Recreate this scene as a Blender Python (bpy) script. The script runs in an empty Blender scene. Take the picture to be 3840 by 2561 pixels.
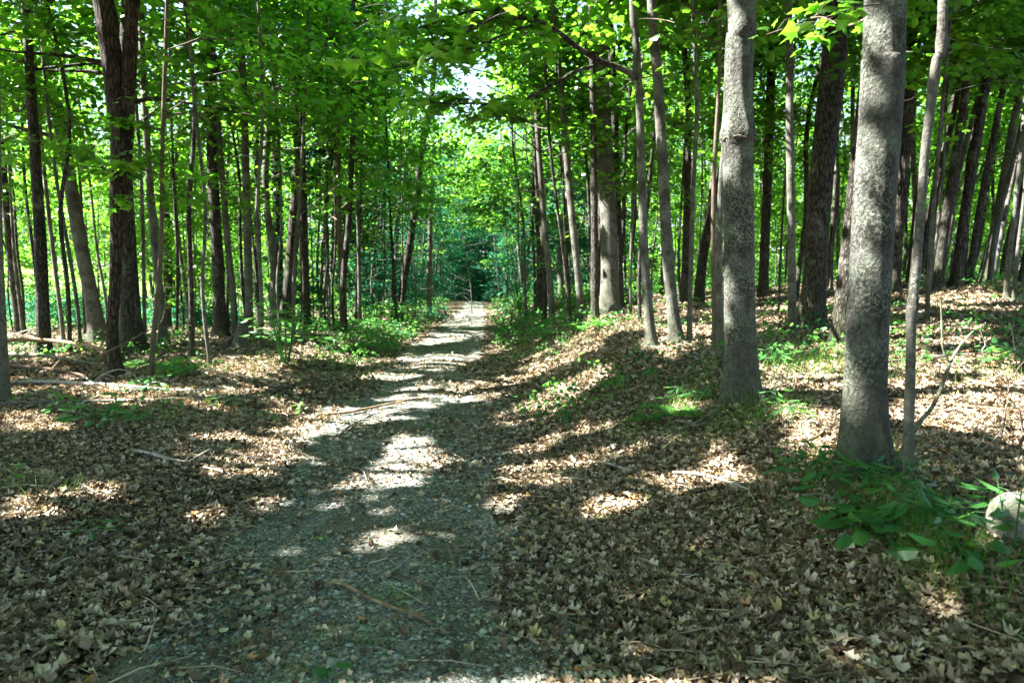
import bpy, math
import numpy as np
from math import radians as R

# ------------------------------------------------------------------ camera, sky, sun, exposure
scene = bpy.context.scene
CAM_H, PITCH, FPX = 1.55, 4.7, 1567.0      # FPX: focal length in pixels of a 2351-wide view
cam_data = bpy.data.cameras.new("camera"); cam = bpy.data.objects.new("camera", cam_data)
scene.collection.objects.link(cam)
cam.location = (0, 0, CAM_H); cam.rotation_euler = (R(90 - PITCH), 0, 0)
cam_data.lens = 24.0; cam_data.sensor_width = 36.0; cam_data.clip_end = 2000; cam_data.clip_start = 0.05
cam_data.dof.use_dof = True; cam_data.dof.focus_distance = 5.5; cam_data.dof.aperture_fstop = 2.8
scene.camera = cam

SUN_EL = 50.0
SUN_H = np.array([-1.0, 0.03]); SUN_H = SUN_H / np.linalg.norm(SUN_H)     # horizontal direction TOWARDS the sun
S = np.array([SUN_H[0] * math.cos(R(SUN_EL)), SUN_H[1] * math.cos(R(SUN_EL)), math.sin(R(SUN_EL))])
world = bpy.data.worlds.new("World"); scene.world = world; world.use_nodes = True
wn = world.node_tree
sky = wn.nodes.new("ShaderNodeTexSky"); sky.sky_type = 'NISHITA'; sky.sun_disc = False
sky.sun_elevation = R(SUN_EL); sky.sun_rotation = math.atan2(SUN_H[0], SUN_H[1])
sky.air_density = 1.0; sky.dust_density = 1.5; sky.ozone_density = 1.0
bg = wn.nodes["Background"]; bg.inputs[1].default_value = 0.05
wn.links.new(sky.outputs[0], bg.inputs[0])
sl = bpy.data.lights.new("sun", 'SUN'); sl.energy = 5.0; sl.angle = R(0.5); sl.color = (1.0, 0.965, 0.92)
so = bpy.data.objects.new("sun", sl); scene.collection.objects.link(so)
from mathutils import Vector
so.rotation_euler = Vector(S).to_track_quat('Z', 'Y').to_euler()
vs = scene.view_settings
scene.display_settings.display_device = 'sRGB'
vs.view_transform = 'Standard'; vs.look = 'None'; vs.exposure = 3.7; vs.gamma = 1.0
cy = scene.cycles
cy.max_bounces = 8; cy.diffuse_bounces = 5; cy.transmission_bounces = 6; cy.glossy_bounces = 2
cy.use_denoising = True; cy.caustics_reflective = False; cy.caustics_refractive = False
cy.sample_clamp_indirect = 6.0

# ------------------------------------------------------------------ noise, terrain, pixel <-> world
def hash2(ix, iy, seed):
    n = (ix.astype(np.int64) * 374761393 + iy.astype(np.int64) * 668265263 + seed * 974634777) & 0xffffffff
    n = ((n ^ (n >> 13)) * 1274126177) & 0xffffffff
    n = n ^ (n >> 16)
    return (n & 0xffffff) / float(0xffffff)
def vnoise(x, y, seed=0):
    x = np.asarray(x, float); y = np.asarray(y, float)
    ix = np.floor(x); iy = np.floor(y); fx = x - ix; fy = y - iy
    fx = fx * fx * (3 - 2 * fx); fy = fy * fy * (3 - 2 * fy)
    a = hash2(ix, iy, seed); b = hash2(ix + 1, iy, seed); c = hash2(ix, iy + 1, seed); d = hash2(ix + 1, iy + 1, seed)
    return (a * (1 - fx) + b * fx) * (1 - fy) + (c * (1 - fx) + d * fx) * fy
def fbm(x, y, seed=0, n=3):
    s = 0; a = 0.5; t = 0
    for i in range(n):
        s = s + a * vnoise(x * 2 ** i, y * 2 ** i, seed + i * 17); t += a; a *= 0.5
    return s / t
def smooth(a, b, x):
    t = np.clip((np.asarray(x, float) - a) / (b - a), 0, 1); return t * t * (3 - 2 * t)
_py = np.array([-400, 0, 2.75, 5.5, 10, 23, 48, 80, 400.]); _px = np.array([12., -0.30, -0.62, -1.0, -1.35, -1.75, -2.8, -4.4, -12])
_ys = np.arange(-40, 140, 0.5)
_xs = np.mean([np.interp(_ys + o, _py, _px) for o in np.linspace(-2.5, 2.5, 11)], axis=0)
def path_x(y): return np.interp(y, _ys, _xs)
def height(x, y):
    x = np.asarray(x, float); y = np.asarray(y, float)
    u = x - path_x(y); au = np.abs(u)
    rb = smooth(1.2, 3.5, u) * (0.34 + 0.038 * np.clip(y, 0, 16)) * (1 - 0.75 * smooth(24, 42, y)) + smooth(3.4, 13, u) * 0.42 + smooth(7, 14, u) * 0.26 * smooth(5, 12, y)
    lb = smooth(1.3, 3.0, -u) * (0.10 + 0.22 * np.exp(-((y - 15) / 6.0) ** 2)) - smooth(4, 12, -u) * 0.12
    off = smooth(0.9, 2.2, au)
    nz = off * ((fbm(x * 0.45, y * 0.45, 3) - 0.5) * 0.28 + (fbm(x * 1.7, y * 1.7, 5) - 0.5) * 0.09)
    rut = -0.035 * (np.exp(-((u - 0.55) / 0.22) ** 2) + np.exp(-((u + 0.55) / 0.22) ** 2)) + (fbm(x * 0.6, y * 0.6, 9) - 0.5) * 0.06
    d = np.hypot(x, y)
    mead = smooth(-0.36, -0.52, x / np.maximum(np.abs(y), 1)) * smooth(2, 12, y) * np.clip(d - 31, 0, 40) * 0.085
    return rb + lb + nz + rut + mead
cp, sp = math.cos(R(PITCH)), math.sin(R(PITCH))
def ray(px, py):
    a = (px - 1175.5) / FPX; b = (784 - py) / FPX
    return np.array([a, cp + b * sp, -sp + b * cp])
def hit(px, py):
    d = ray(px, py); t = np.arange(1.2, 140, 0.03)
    z = CAM_H + d[2] * t - height(d[0] * t, d[1] * t)
    i = np.argmax(z < 0) if (z < 0).any() else len(t) - 1
    t0 = t[i]
    return np.array([d[0] * t0, d[1] * t0, float(height(d[0] * t0, d[1] * t0))])
def at_y(px, py, Y):
    d = ray(px, py); return np.array([0, 0, CAM_H]) + d * (Y / d[1])
def to_px(P):
    x = P[..., 0]; y = P[..., 1]; z = P[..., 2] - CAM_H
    dep = y * cp - z * sp; up = y * sp + z * cp
    dep = np.where(dep > 0.05, dep, np.nan)
    return 1175.5 + FPX * x / dep, 784 - FPX * up / dep

# ------------------------------------------------------------------ leaves are cut out of the crowns so sun flecks land on these patches
LIT = [
 [(560,1045),(640,1005),(760,955),(900,918),(1000,898),(1130,886),(1165,903),(1100,927),(960,947),(850,975),(760,1005),(690,1045),(620,1062)],
 [(60,900),(300,893),(520,903),(620,925),(640,950),(500,942),(300,932),(80,930)],
 [(440,1050),(520,1020),(640,1005),(660,1060),(620,1100),(540,1108),(470,1085)],
 [(0,945),(80,940),(150,965),(160,982),(60,978),(0,980)],
 [(0,1175),(120,1150),(250,1125),(330,1148),(280,1178),(150,1192),(40,1215),(0,1220)],
 [(410,1208),(500,1168),(540,1178),(470,1214)],
 [(855,1085),(900,1062),(965,1080),(955,1112),(880,1112)],
 [(745,1152),(830,1102),(905,1120),(860,1152),(770,1168)],
 [(600,1150),(700,1120),(720,1140),(640,1172)],
 [(905,1030),(950,1012),(1005,1038),(990,1062),(930,1056)],
 [(805,1248),(930,1212),(940,1236),(880,1258),(808,1266)],
 [(1180,1100),(1230,1030),(1330,1003),(1410,992),(1435,1008),(1390,1035),(1445,1050),(1350,1092),(1260,1114),(1185,1122)],
 [(1450,1052),(1560,1030),(1640,1018),(1700,1058),(1742,1100),(1700,1132),(1560,1112),(1440,1092)],
 [(1128,1152),(1190,1118),(1218,1150),(1170,1168)],
 [(1338,1190),(1380,1160),(1462,1148),(1475,1172),(1400,1188),(1360,1202)],
 [(1160,950),(1330,868),(1380,848),(1405,862),(1300,912),(1190,958)],
 [(1000,830),(1120,800),(1160,806),(1040,846)],
 [(860,862),(960,840),(1030,828),(1040,842),(940,862),(870,876)],
 [(1190,865),(1330,790),(1385,775),(1300,832),(1200,880)],
 [(1330,790),(1365,740),(1400,722),(1425,738),(1380,782)],
 [(1415,738),(1500,705),(1565,700),(1565,722),(1470,748)],
 [(1480,790),(1600,770),(1650,780),(1560,812)],
 [(2020,960),(2100,930),(2351,862),(2351,965),(2200,988),(2050,985)],
 [(2040,1022),(2150,1015),(2195,1040),(2120,1062),(2050,1060)],
 [(1790,950),(1930,958),(1930,1055),(1830,1025)],
 [(1740,880),(1800,860),(1900,870),(1920,900),(1800,905)],
 [(2110,1360),(2150,1310),(2232,1370),(2210,1412),(2140,1402)],
 [(2240,1250),(2300,1225),(2351,1240),(2351,1290),(2290,1280)],
 [(1895,1505),(1960,1488),(1995,1532),(1930,1552)],
 [(20,800),(110,788),(240,772),(255,800),(120,818),(20,818)],
 [(840,748),(910,752),(930,770),(860,764)], [(560,850),(640,830),(700,850),(600,868)],
 [(660,800),(760,790),(800,800),(700,815)],
 [(930,780),(1090,766),(1100,776),(950,792)], [(1050,742),(1120,735),(1140,742),(1060,750)], [(1060,722),(1110,716),(1130,722),(1070,730)],
 [(1600,1250),(1640,1240),(1650,1252),(1610,1260)], [(640,1268),(690,1258),(700,1272),(650,1280)],
 [(2060,880),(2120,860),(2150,880),(2080,900)], [(2110,690),(2250,680),(2351,700),(2351,720),(2200,710)],
]
_q = 4
_gx, _gy = np.meshgrid(np.arange(0, 2352, _q) + 2.0, np.arange(0, 1570, _q) + 2.0)
MASK = np.zeros(_gx.shape, bool)
for poly in LIT:
    p = np.array(poly, float); c = p.mean(0); r_ = np.linalg.norm(p - c, axis=1, keepdims=True); p = c + (p - c) * (1.10 + 22 / np.maximum(r_, 18))
    ins = np.zeros(_gx.shape, bool)
    for i in range(len(p)):
        x1, y1 = p[i]; x2, y2 = p[(i + 1) % len(p)]
        if y1 == y2: continue
        ins ^= ((_gy > min(y1, y2)) & (_gy <= max(y1, y2)) & (_gx < (_gy - y1) * (x2 - x1) / (y2 - y1) + x1))
    MASK |= ins
TUNNELS = []      # (point on a trunk, radius) that a shaft cleared of leaves lets the sun reach
def in_gap(P):
    """True for leaf positions that would stand in one of the sun shafts."""
    z0 = np.full(len(P), 0.3)
    for _ in range(3):
        t = (P[:, 2] - z0) / S[2]
        G = P - t[:, None] * S
        z0 = height(G[:, 0], G[:, 1])
    G[:, 2] = z0
    px, py = to_px(G)
    wob = 12
    qx = px + (vnoise(G[:, 0] * 4, G[:, 1] * 4, 71) - 0.5) * wob * 2; qy = py + (vnoise(G[:, 0] * 4, G[:, 1] * 4, 72) - 0.5) * wob
    ok = np.isfinite(px) & (px > 0) & (px < 2351) & (py < 1568) & (py > 600)
    ix = np.clip(np.nan_to_num(qx) / _q, 0, MASK.shape[1] - 1).astype(int); iy = np.clip(np.nan_to_num(qy) / _q, 0, MASK.shape[0] - 1).astype(int)
    lit = ok & MASK[iy, ix] & (vnoise(G[:, 0] * 1.5 + 9, G[:, 1] * 3.2, 96) > .27)
    nz = fbm(G[:, 0] * 0.55 + 0.2 * G[:, 1], G[:, 1] * 0.8 - 0.25 * G[:, 0], 31, 2)
    far = np.where(np.isfinite(py), py, 9999) < 860
    lit |= np.where(ok, far & (nz > 0.57), nz > 0.66)
    fl = vnoise(G[:, 0] * 1.7 + 3, G[:, 1] * 2.8, 93)
    lit |= ok & (fl > 0.86) & (py < 1240)
    for Q, r in TUNNELS:
        d = P - Q; s = d @ S
        lit |= (s > 0.25) & (((d - s[:, None] * S) ** 2).sum(1) < r * r)
    return lit

# ------------------------------------------------------------------ mesh helpers
def nrm(v): return v / np.maximum(np.linalg.norm(v, axis=-1, keepdims=True), 1e-9)
class MB:
    def __init__(s): s.v = []; s.f = []; s.n = 0
    def add(s, v, f, rnd=0.5, mi=0):
        v = np.asarray(v, float); f = np.asarray(f, np.int64)
        if len(f) == 0: return
        r = np.broadcast_to(np.asarray(rnd, float), (len(f),))
        s.v.append(v); s.f.append((f + s.n, r, mi)); s.n += len(v)
    def build(s, name, mats, parent=None, loc=(0, 0, 0), smooth_=False):
        v = np.concatenate(s.v) - np.asarray(loc, float) if s.v else np.zeros((0, 3))
        me = bpy.data.meshes.new(name)
        me.vertices.add(len(v)); me.vertices.foreach_set("co", v.astype(np.float32).ravel())
        loops = np.concatenate([f.ravel() for f, _, _ in s.f]); tot = np.concatenate([np.full(len(f), f.shape[1]) for f, _, _ in s.f])
        start = np.concatenate([[0], np.cumsum(tot)[:-1]])
        me.loops.add(len(loops)); me.loops.foreach_set("vertex_index", loops.astype(np.int32))
        me.polygons.add(len(tot)); me.polygons.foreach_set("loop_start", start.astype(np.int32))
        me.polygons.foreach_set("material_index", np.concatenate([np.full(len(f), m) for f, _, m in s.f]).astype(np.int32))
        me.polygons.foreach_set("use_smooth", np.full(len(tot), smooth_, bool))
        a = me.attributes.new("rnd", 'FLOAT', 'FACE'); a.data.foreach_set("value", np.concatenate([r for _, r, _ in s.f]).astype(np.float32))
        me.update(calc_edges=True)
        for m in (mats if isinstance(mats, (list, tuple)) else [mats]): me.materials.append(m)
        o = bpy.data.objects.new(name, me); scene.collection.objects.link(o)
        if parent is not None: o.parent = parent
        else: o.location = loc
        return o
def tag(o, label=None, cat=None, group=None, kind=None):
    if label: o["label"] = label
    if cat: o["category"] = cat
    if group: o["group"] = group
    if kind: o["kind"] = kind
    return o
def empty(name, loc, label, cat, group=None):
    o = bpy.data.objects.new(name, None); scene.collection.objects.link(o); o.location = loc; o.empty_display_size = 0.2
    return tag(o, label, cat, group)

def resample(pts, rad, m):
    """Catmull-Rom through pts with m steps per segment."""
    pts = np.asarray(pts, float); rad = np.asarray(rad, float)
    if len(pts) == 2: m = max(m, 2)
    A = np.column_stack([pts, rad]); A = np.vstack([2 * A[0] - A[1], A, 2 * A[-1] - A[-2]])
    out = []
    for i in range(1, len(A) - 2):
        t = np.linspace(0, 1, m, endpoint=False)[:, None]
        p0, p1, p2, p3 = A[i - 1], A[i], A[i + 1], A[i + 2]
        out.append(0.5 * (2 * p1 + (p2 - p0) * t + (2 * p0 - 5 * p1 + 4 * p2 - p3) * t ** 2 + (3 * p1 - p0 - 3 * p2 + p3) * t ** 3))
    out.append(A[-2][None]); out = np.vstack(out)
    return out[:, :3], np.maximum(out[:, 3], 0.0008)
def tube(pts, rad, sides=8, rough=0.0, seed=0, mult=None, cap=False):
    pts = np.asarray(pts, float); n = len(pts)
    tg = nrm(np.gradient(pts, axis=0))
    mean = nrm((pts[-1] - pts[0])[None])[0]
    ref = np.array([1, 0, 0.]) if abs(mean[2]) > 0.7 else np.array([0, 0, 1.])
    b = nrm(np.cross(tg, ref)); c = np.cross(b, tg)
    th = np.linspace(0, 2 * np.pi, sides, endpoint=False)
    r = np.repeat(np.asarray(rad, float)[:, None], sides, 1)
    L = np.concatenate([[0], np.cumsum(np.linalg.norm(np.diff(pts, axis=0), axis=1))])
    if rough:
        r = r * (1 + rough * (fbm(np.cos(th)[None] * 2 + 5 + 0 * r, np.sin(th)[None] * 2 + L[:, None] * 1.6 / max(rad[0] * 6, .3), seed, 3) - 0.5) * 2)
    if mult is not None: r = r * mult(th[None, :], L[:, None])
    v = pts[:, None] + r[..., None] * (np.cos(th)[None, :, None] * b[:, None] + np.sin(th)[None, :, None] * c[:, None])
    i = np.arange(n - 1)[:, None] * sides; j = np.arange(sides)[None]; k = (j + 1) % sides
    f = np.stack([i + j, i + sides + j, i + sides + k, i + k], -1).reshape(-1, 4)
    V = v.reshape(-1, 3)
    if cap:
        nv = len(V); V = np.vstack([V, pts[0], pts[-1]])
        jj = np.arange(sides); kk = (jj + 1) % sides
        f = np.vstack([f, np.stack([np.full(sides, nv), jj, kk, kk], -1)[:, [0, 1, 2, 2]], np.stack([np.full(sides, nv + 1), (n - 1) * sides + kk, (n - 1) * sides + jj, (n - 1) * sides + jj], -1)])
        # triangles written as triangles
        tri = f[-2 * sides:, :3]; return V, f[:-2 * sides], tri
    return V, f

# leaf templates: x across, y towards the tip, z up; unit length
def _fan(rim, cy_=0.38, drop=0.22):
    rim = np.array(rim, float); v = np.vstack([[0, cy_], rim]); z = -drop * np.abs(v[:, 0]) * 1.2 - 0.10 * v[:, 1] ** 2
    k = len(rim); f = np.array([[0, 1 + i, 1 + (i + 1) % k] for i in range(k)])
    return np.column_stack([v, z]), f
MAPLE = _fan([(0,0),(.30,-.06),(.24,.16),(.58,.40),(.25,.50),(0,1),(-.25,.50),(-.58,.40),(-.24,.16),(-.30,-.06)])
OVATE = _fan([(0,0),(.22,.12),(.32,.38),(.22,.72),(0,1),(-.22,.72),(-.32,.38),(-.22,.12)], drop=0.35)
MID = (np.array([[0,0,0],[.40,.16,-.10],[.34,.62,-.12],[0,1,-.10],[-.34,.62,-.12],[-.40,.16,-.10]]), np.array([[0,1,2,3],[0,3,4,5]]))
CRUMB = _fan([(0,0),(.34,.05),(.40,.30),(.2,.42),(.42,.7),(.1,.85),(-.2,.95),(-.3,.55),(-.48,.42),(-.2,.2)], drop=-.5)
QUAD = (np.array([[0,0,0],[.42,.42,-.05],[0,1,-.1],[-.42,.42,-.05]]), np.array([[0,1,2,3]]))
BLADE = (np.array([[-.02,0,0],[.02,0,0],[.016,.55,.03],[-.016,.55,.03],[0,1,-.12]]), None)
def place(tmpl, P, n, t, s, curl=None):
    T, F = tmpl; N = len(P)
    n = nrm(n); t = nrm(t - n * (t * n).sum(1, keepdims=True)); b = np.cross(t, n)
    Tz = np.broadcast_to(T[:, 2][None], (N, len(T)))
    if curl is not None: Tz = Tz + curl[:, None] * (T[:, 0] ** 2 * 1.6 + (T[:, 1] - .4) ** 2 * 0.9)[None]
    s = np.broadcast_to(np.asarray(s, float), (N,))
    v = P[:, None] + s[:, None, None] * (T[None, :, 0, None] * b[:, None] + T[None, :, 1, None] * t[:, None] + Tz[..., None] * n[:, None])
    f = F[None] + (np.arange(N) * len(T))[:, None, None]
    return v.reshape(-1, 3), f.reshape(-1, F.shape[1])
def add_leaves(mb, tmpl, P, n, t, s, rnd, curl=None, mi=0):
    v, f = place(tmpl, P, n, t, s, curl); mb.add(v, f, np.repeat(rnd, len(tmpl[1])), mi)

# ------------------------------------------------------------------ materials
def new_mat(name):
    m = bpy.data.materials.new(name); m.use_nodes = True; nt = m.node_tree; nt.nodes.clear()
    out = nt.nodes.new("ShaderNodeOutputMaterial"); return m, nt, out
def N(nt, typ, **kw):
    n = nt.nodes.new(typ)
    for k, v in kw.items():
        if k.startswith("i_"):
            key = k[2:]; key = int(key) if key.isdigit() else key.replace("_", " ")
            n.inputs[key].default_value = v
        else: setattr(n, k, v)
    return n
def ramp(nt, stops, src=None, interp='LINEAR'):
    r = nt.nodes.new("ShaderNodeValToRGB"); e = r.color_ramp.elements; r.color_ramp.interpolation = interp
    while len(e) < len(stops): e.new(0.5)
    for el, (p, c) in zip(e, stops): el.position = p; el.color = (*c, 1) if len(c) == 3 else c
    if src is not None: nt.links.new(src, r.inputs[0])
    return r
def leaf_mat(name, stops, tstops, trans=0.5, rough=0.45, spec=0.35):
    m, nt, out = new_mat(name); L = nt.links.new
    at = N(nt, "ShaderNodeAttribute", attribute_name="rnd")
    a = ramp(nt, stops, at.outputs["Fac"]); b = ramp(nt, tstops, at.outputs["Fac"])
    p = N(nt, "ShaderNodeBsdfPrincipled"); p.inputs["Roughness"].default_value = rough; p.inputs["Specular IOR Level"].default_value = spec
    L(a.outputs[0], p.inputs["Base Color"])
    tr = N(nt, "ShaderNodeBsdfTranslucent"); L(b.outputs[0], tr.inputs[0])
    mx = N(nt, "ShaderNodeMixShader"); mx.inputs[0].default_value = trans
    L(p.outputs[0], mx.inputs[1]); L(tr.outputs[0], mx.inputs[2]); L(mx.outputs[0], out.inputs[0])
    return m
M = {}
M['leaf'] = leaf_mat("maple_leaf", [(0, (.018,.058,.008)), (.5, (.035,.10,.011)), (1, (.065,.145,.015))],
                     [(0, (.055,.19,.008)), (.5, (.145,.42,.018)), (1, (.29,.62,.035))], 0.55)
M['leaf_dark'] = leaf_mat("shade_tinted_leaf", [(0, (.008,.040,.028)), (.5, (.014,.066,.044)), (1, (.028,.10,.052))],
                     [(0, (.016,.12,.065)), (.5, (.035,.22,.11)), (1, (.08,.36,.12))], 0.5, .6, .12)  # blue green of distant shade and sky is put into this leaf colour
M['plant'] = leaf_mat("plant_leaf", [(0, (.025,.10,.028)), (.5, (.04,.15,.035)), (1, (.08,.21,.03))],
                     [(0, (.06,.26,.04)), (.5, (.10,.36,.05)), (1, (.22,.48,.05))], 0.42, .4, .4)
M['grass'] = leaf_mat("grass_blade", [(0, (.03,.10,.014)), (.5, (.06,.17,.02)), (1, (.12,.24,.03))],
                     [(0, (.08,.28,.02)), (.5, (.14,.36,.03)), (1, (.26,.46,.05))], 0.4)
M['litter'] = leaf_mat("dead_leaf", [(0, (.034,.023,.013)), (.22, (.105,.074,.041)), (.44, (.20,.158,.102)), (.66, (.37,.30,.20)), (.84, (.52,.465,.36)), (.94, (.34,.17,.06)), (1, (.44,.37,.16))],
                     [(0, (.06,.03,.01)), (.5, (.16,.09,.035)), (1, (.3,.15,.04))], 0.12, .7, .2)

def bark_mat(name, dark, light, lichen, vscale, rings=0.0, furrow=1.0, lich_amt=0.5, bump=0.6, speck=0.0):
    m, nt, out = new_mat(name); L = nt.links.new
    tc = N(nt, "ShaderNodeTexCoord")
    mp = N(nt, "ShaderNodeMapping"); mp.inputs["Scale"].default_value = (1, 1, vscale); L(tc.outputs["Object"], mp.inputs[0])
    nz = N(nt, "ShaderNodeTexNoise", i_Scale=22.0, i_Detail=8.0, i_Roughness=.65); L(mp.outputs[0], nz.inputs["Vector"])
    vo = N(nt, "ShaderNodeTexVoronoi", feature='DISTANCE_TO_EDGE', i_Scale=26.0)
    wob = N(nt, "ShaderNodeTexNoise", i_Scale=9.0, i_Detail=3.0); L(tc.outputs["Object"], wob.inputs["Vector"])
    wv = N(nt, "ShaderNodeVectorMath", operation='MULTIPLY_ADD'); wv.inputs[1].default_value = (.06, .06, .06); L(wob.outputs["Color"], wv.inputs[0]); L(mp.outputs[0], wv.inputs[2])
    L(wv.outputs[0], vo.inputs["Vector"])
    fr = ramp(nt, [(0, (0, 0, 0)), (.22, (1, 1, 1))], vo.outputs["Distance"])
    mixh = N(nt, "ShaderNodeMix", data_type='FLOAT'); mixh.inputs[0].default_value = furrow; 
    L(nz.outputs["Fac"], mixh.inputs[2])
    mul = N(nt, "ShaderNodeMath", operation='MULTIPLY'); L(fr.outputs[0], mul.inputs[0]); L(nz.outputs["Fac"], mul.inputs[1]); L(mul.outputs[0], mixh.inputs[3])
    h = mixh.outputs[0]
    base = ramp(nt, [(.2, dark), (.62, light)], h)
    # lichen patches
    ln = N(nt, "ShaderNodeTexNoise", i_Scale=3.2, i_Detail=6.0, i_Roughness=.62); L(tc.outputs["Object"], ln.inputs["Vector"])
    lr = ramp(nt, [(.62 - .22 * lich_amt, (0, 0, 0)), (.74 - .2 * lich_amt, (1, 1, 1))], ln.outputs["Fac"])
    fine = N(nt, "ShaderNodeTexNoise", i_Scale=70.0, i_Detail=4.0, i_Roughness=.7); L(tc.outputs["Object"], fine.inputs["Vector"])
    fine_r = ramp(nt, [(.40, (0, 0, 0)), (.56, (1, 1, 1))], fine.outputs["Fac"])
    lm = N(nt, "ShaderNodeMath", operation='MULTIPLY'); L(lr.outputs[0], lm.inputs[0]); L(fine_r.outputs[0], lm.inputs[1])
    mx = N(nt, "ShaderNodeMix", data_type='RGBA'); L(lm.outputs[0], mx.inputs[0]); L(base.outputs[0], mx.inputs[6]); mx.inputs[7].default_value = (*lichen, 1)
    col = mx.outputs[2]
    if speck:
        n2 = N(nt, "ShaderNodeTexNoise", i_Scale=46.0, i_Detail=5.0, i_Roughness=.75); L(tc.outputs["Object"], n2.inputs["Vector"])
        r2 = ramp(nt, [(.47, (1, 1, 1)), (.56, (0, 0, 0))], n2.outputs["Fac"])
        big = N(nt, "ShaderNodeTexNoise", i_Scale=3.4, i_Detail=5.0); L(tc.outputs["Object"], big.inputs["Vector"])
        rb = ramp(nt, [(.42, (.08, .08, .08)), (.58, (1, 1, 1))], big.outputs["Fac"])
        mm = N(nt, "ShaderNodeMath", operation='MULTIPLY'); L(r2.outputs[0], mm.inputs[0]); L(rb.outputs[0], mm.inputs[1])
        m3 = N(nt, "ShaderNodeMath", operation='MULTIPLY'); L(mm.outputs[0], m3.inputs[0]); m3.inputs[1].default_value = speck
        mk = N(nt, "ShaderNodeMix", data_type='RGBA'); L(m3.outputs[0], mk.inputs[0]); L(col, mk.inputs[6]); mk.inputs[7].default_value = (.03, .028, .022, 1)
        col = mk.outputs[2]
    # moss low on the trunk
    sx = N(nt, "ShaderNodeSeparateXYZ"); L(tc.outputs["Object"], sx.inputs[0])
    mz = N(nt, "ShaderNodeMapRange", i_1=0.9, i_2=0.0, i_3=0.0, i_4=.55); L(sx.outputs[2], mz.inputs[0])
    mo = N(nt, "ShaderNodeMath", operation='MULTIPLY'); L(mz.outputs[0], mo.inputs[0]); L(fine_r.outputs[0], mo.inputs[1])
    mg = N(nt, "ShaderNodeMix", data_type='RGBA'); L(mo.outputs[0], mg.inputs[0]); L(col, mg.inputs[6]); mg.inputs[7].default_value = (.055, .075, .03, 1)
    col = mg.outputs[2]
    p = N(nt, "ShaderNodeBsdfPrincipled", i_Roughness=.9); p.inputs["Specular IOR Level"].default_value = .15
    L(col, p.inputs["Base Color"])
    bm = N(nt, "ShaderNodeBump", i_Strength=bump, i_Distance=.03); 
    ad = N(nt, "ShaderNodeMath", operation='MULTIPLY_ADD'); L(fine.outputs["Fac"], ad.inputs[0]); ad.inputs[1].default_value = .35; L(h, ad.inputs[2])
    L(ad.outputs[0], bm.inputs["Height"]); L(bm.outputs[0], p.inputs["Normal"]); L(p.outputs[0], out.inputs[0])
    return m
M['speckled'] = bark_mat("speckled_bark", (.012,.012,.009), (.10,.098,.086), (.17,.195,.15), .7, furrow=.2, lich_amt=.8, bump=.9, speck=1.0)
M['gray'] = bark_mat("grey_bark", (.022,.020,.016), (.105,.096,.080), (.17,.185,.15), .45, furrow=.3, lich_amt=.8, bump=.5, speck=.45)
M['brown'] = bark_mat("furrowed_brown_bark", (.018,.013,.010), (.095,.070,.050), (.14,.135,.105), .16, furrow=.95, lich_amt=.05, bump=1.0)
M['dark'] = bark_mat("dark_bark", (.016,.014,.011), (.085,.075,.062), (.16,.17,.14), .22, furrow=.8, lich_amt=.35, bump=.9)
M['furrow'] = bark_mat("furrowed_grey_bark", (.020,.017,.013), (.105,.092,.075), (.15,.155,.125), .16, furrow=.9, lich_amt=.3, bump=1.0)
M['pale'] = bark_mat("pale_smooth_bark", (.03,.028,.022), (.15,.142,.12), (.21,.225,.185), .6, furrow=.15, lich_amt=.6, bump=.6, speck=.75)
M['sapling'] = bark_mat("sapling_bark", (.035,.026,.018), (.13,.10,.072), (.17,.16,.13), .3, furrow=.25, lich_amt=.2, bump=.3)
def simple_mat(name, stops, scale=20, rough=.9, bump=.4, stretch=(1,1,1)):
    m, nt, out = new_mat(name); L = nt.links.new
    tc = N(nt, "ShaderNodeTexCoord"); mp = N(nt, "ShaderNodeMapping"); mp.inputs["Scale"].default_value = stretch; L(tc.outputs["Object"], mp.inputs[0])
    nz = N(nt, "ShaderNodeTexNoise", i_Scale=float(scale), i_Detail=7.0, i_Roughness=.65); L(mp.outputs[0], nz.inputs["Vector"])
    c = ramp(nt, stops, nz.outputs["Fac"]); p = N(nt, "ShaderNodeBsdfPrincipled", i_Roughness=rough); p.inputs["Specular IOR Level"].default_value = .2
    L(c.outputs[0], p.inputs["Base Color"]); b = N(nt, "ShaderNodeBump", i_Strength=bump, i_Distance=.02); L(nz.outputs["Fac"], b.inputs["Height"]); L(b.outputs[0], p.inputs["Normal"]); L(p.outputs[0], out.inputs[0])
    return m
M['stick_grey'] = simple_mat("weathered_wood", [(.3, (.05,.045,.036)), (.7, (.21,.19,.16))], 30)
M['stick_white'] = simple_mat("bleached_wood", [(.3, (.13,.12,.10)), (.6, (.34,.32,.28)), (.8, (.46,.44,.40))], 25)
M['stick_brown'] = simple_mat("brown_wood", [(.3, (.05,.032,.02)), (.7, (.17,.11,.068))], 25)
M['stick_tan'] = simple_mat("tan_wood", [(.3, (.11,.07,.04)), (.55, (.22,.155,.09)), (.75, (.38,.31,.2))], 18)
M['stick_dark'] = simple_mat("dark_wood", [(.3, (.03,.025,.018)), (.7, (.12,.10,.075))], 25)
M['stick_moss'] = simple_mat("mossy_wood", [(.3, (.035,.04,.02)), (.5, (.10,.10,.06)), (.7, (.26,.28,.20))], 16)
M['rock'] = simple_mat("lichen_rock", [(.3, (.05,.055,.03)), (.42, (.09,.095,.065)), (.58, (.19,.187,.16)), (.72, (.28,.275,.25))], 7, bump=.8)
M['pebble'] = leaf_mat("pebble", [(0, (.045,.05,.042)), (.35, (.11,.12,.10)), (.7, (.21,.225,.195)), (.95, (.38,.39,.36)), (1, (.28,.2,.13))], [(0, (0,0,0)), (1, (0,0,0))], 0.0, .8, .25)

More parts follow.
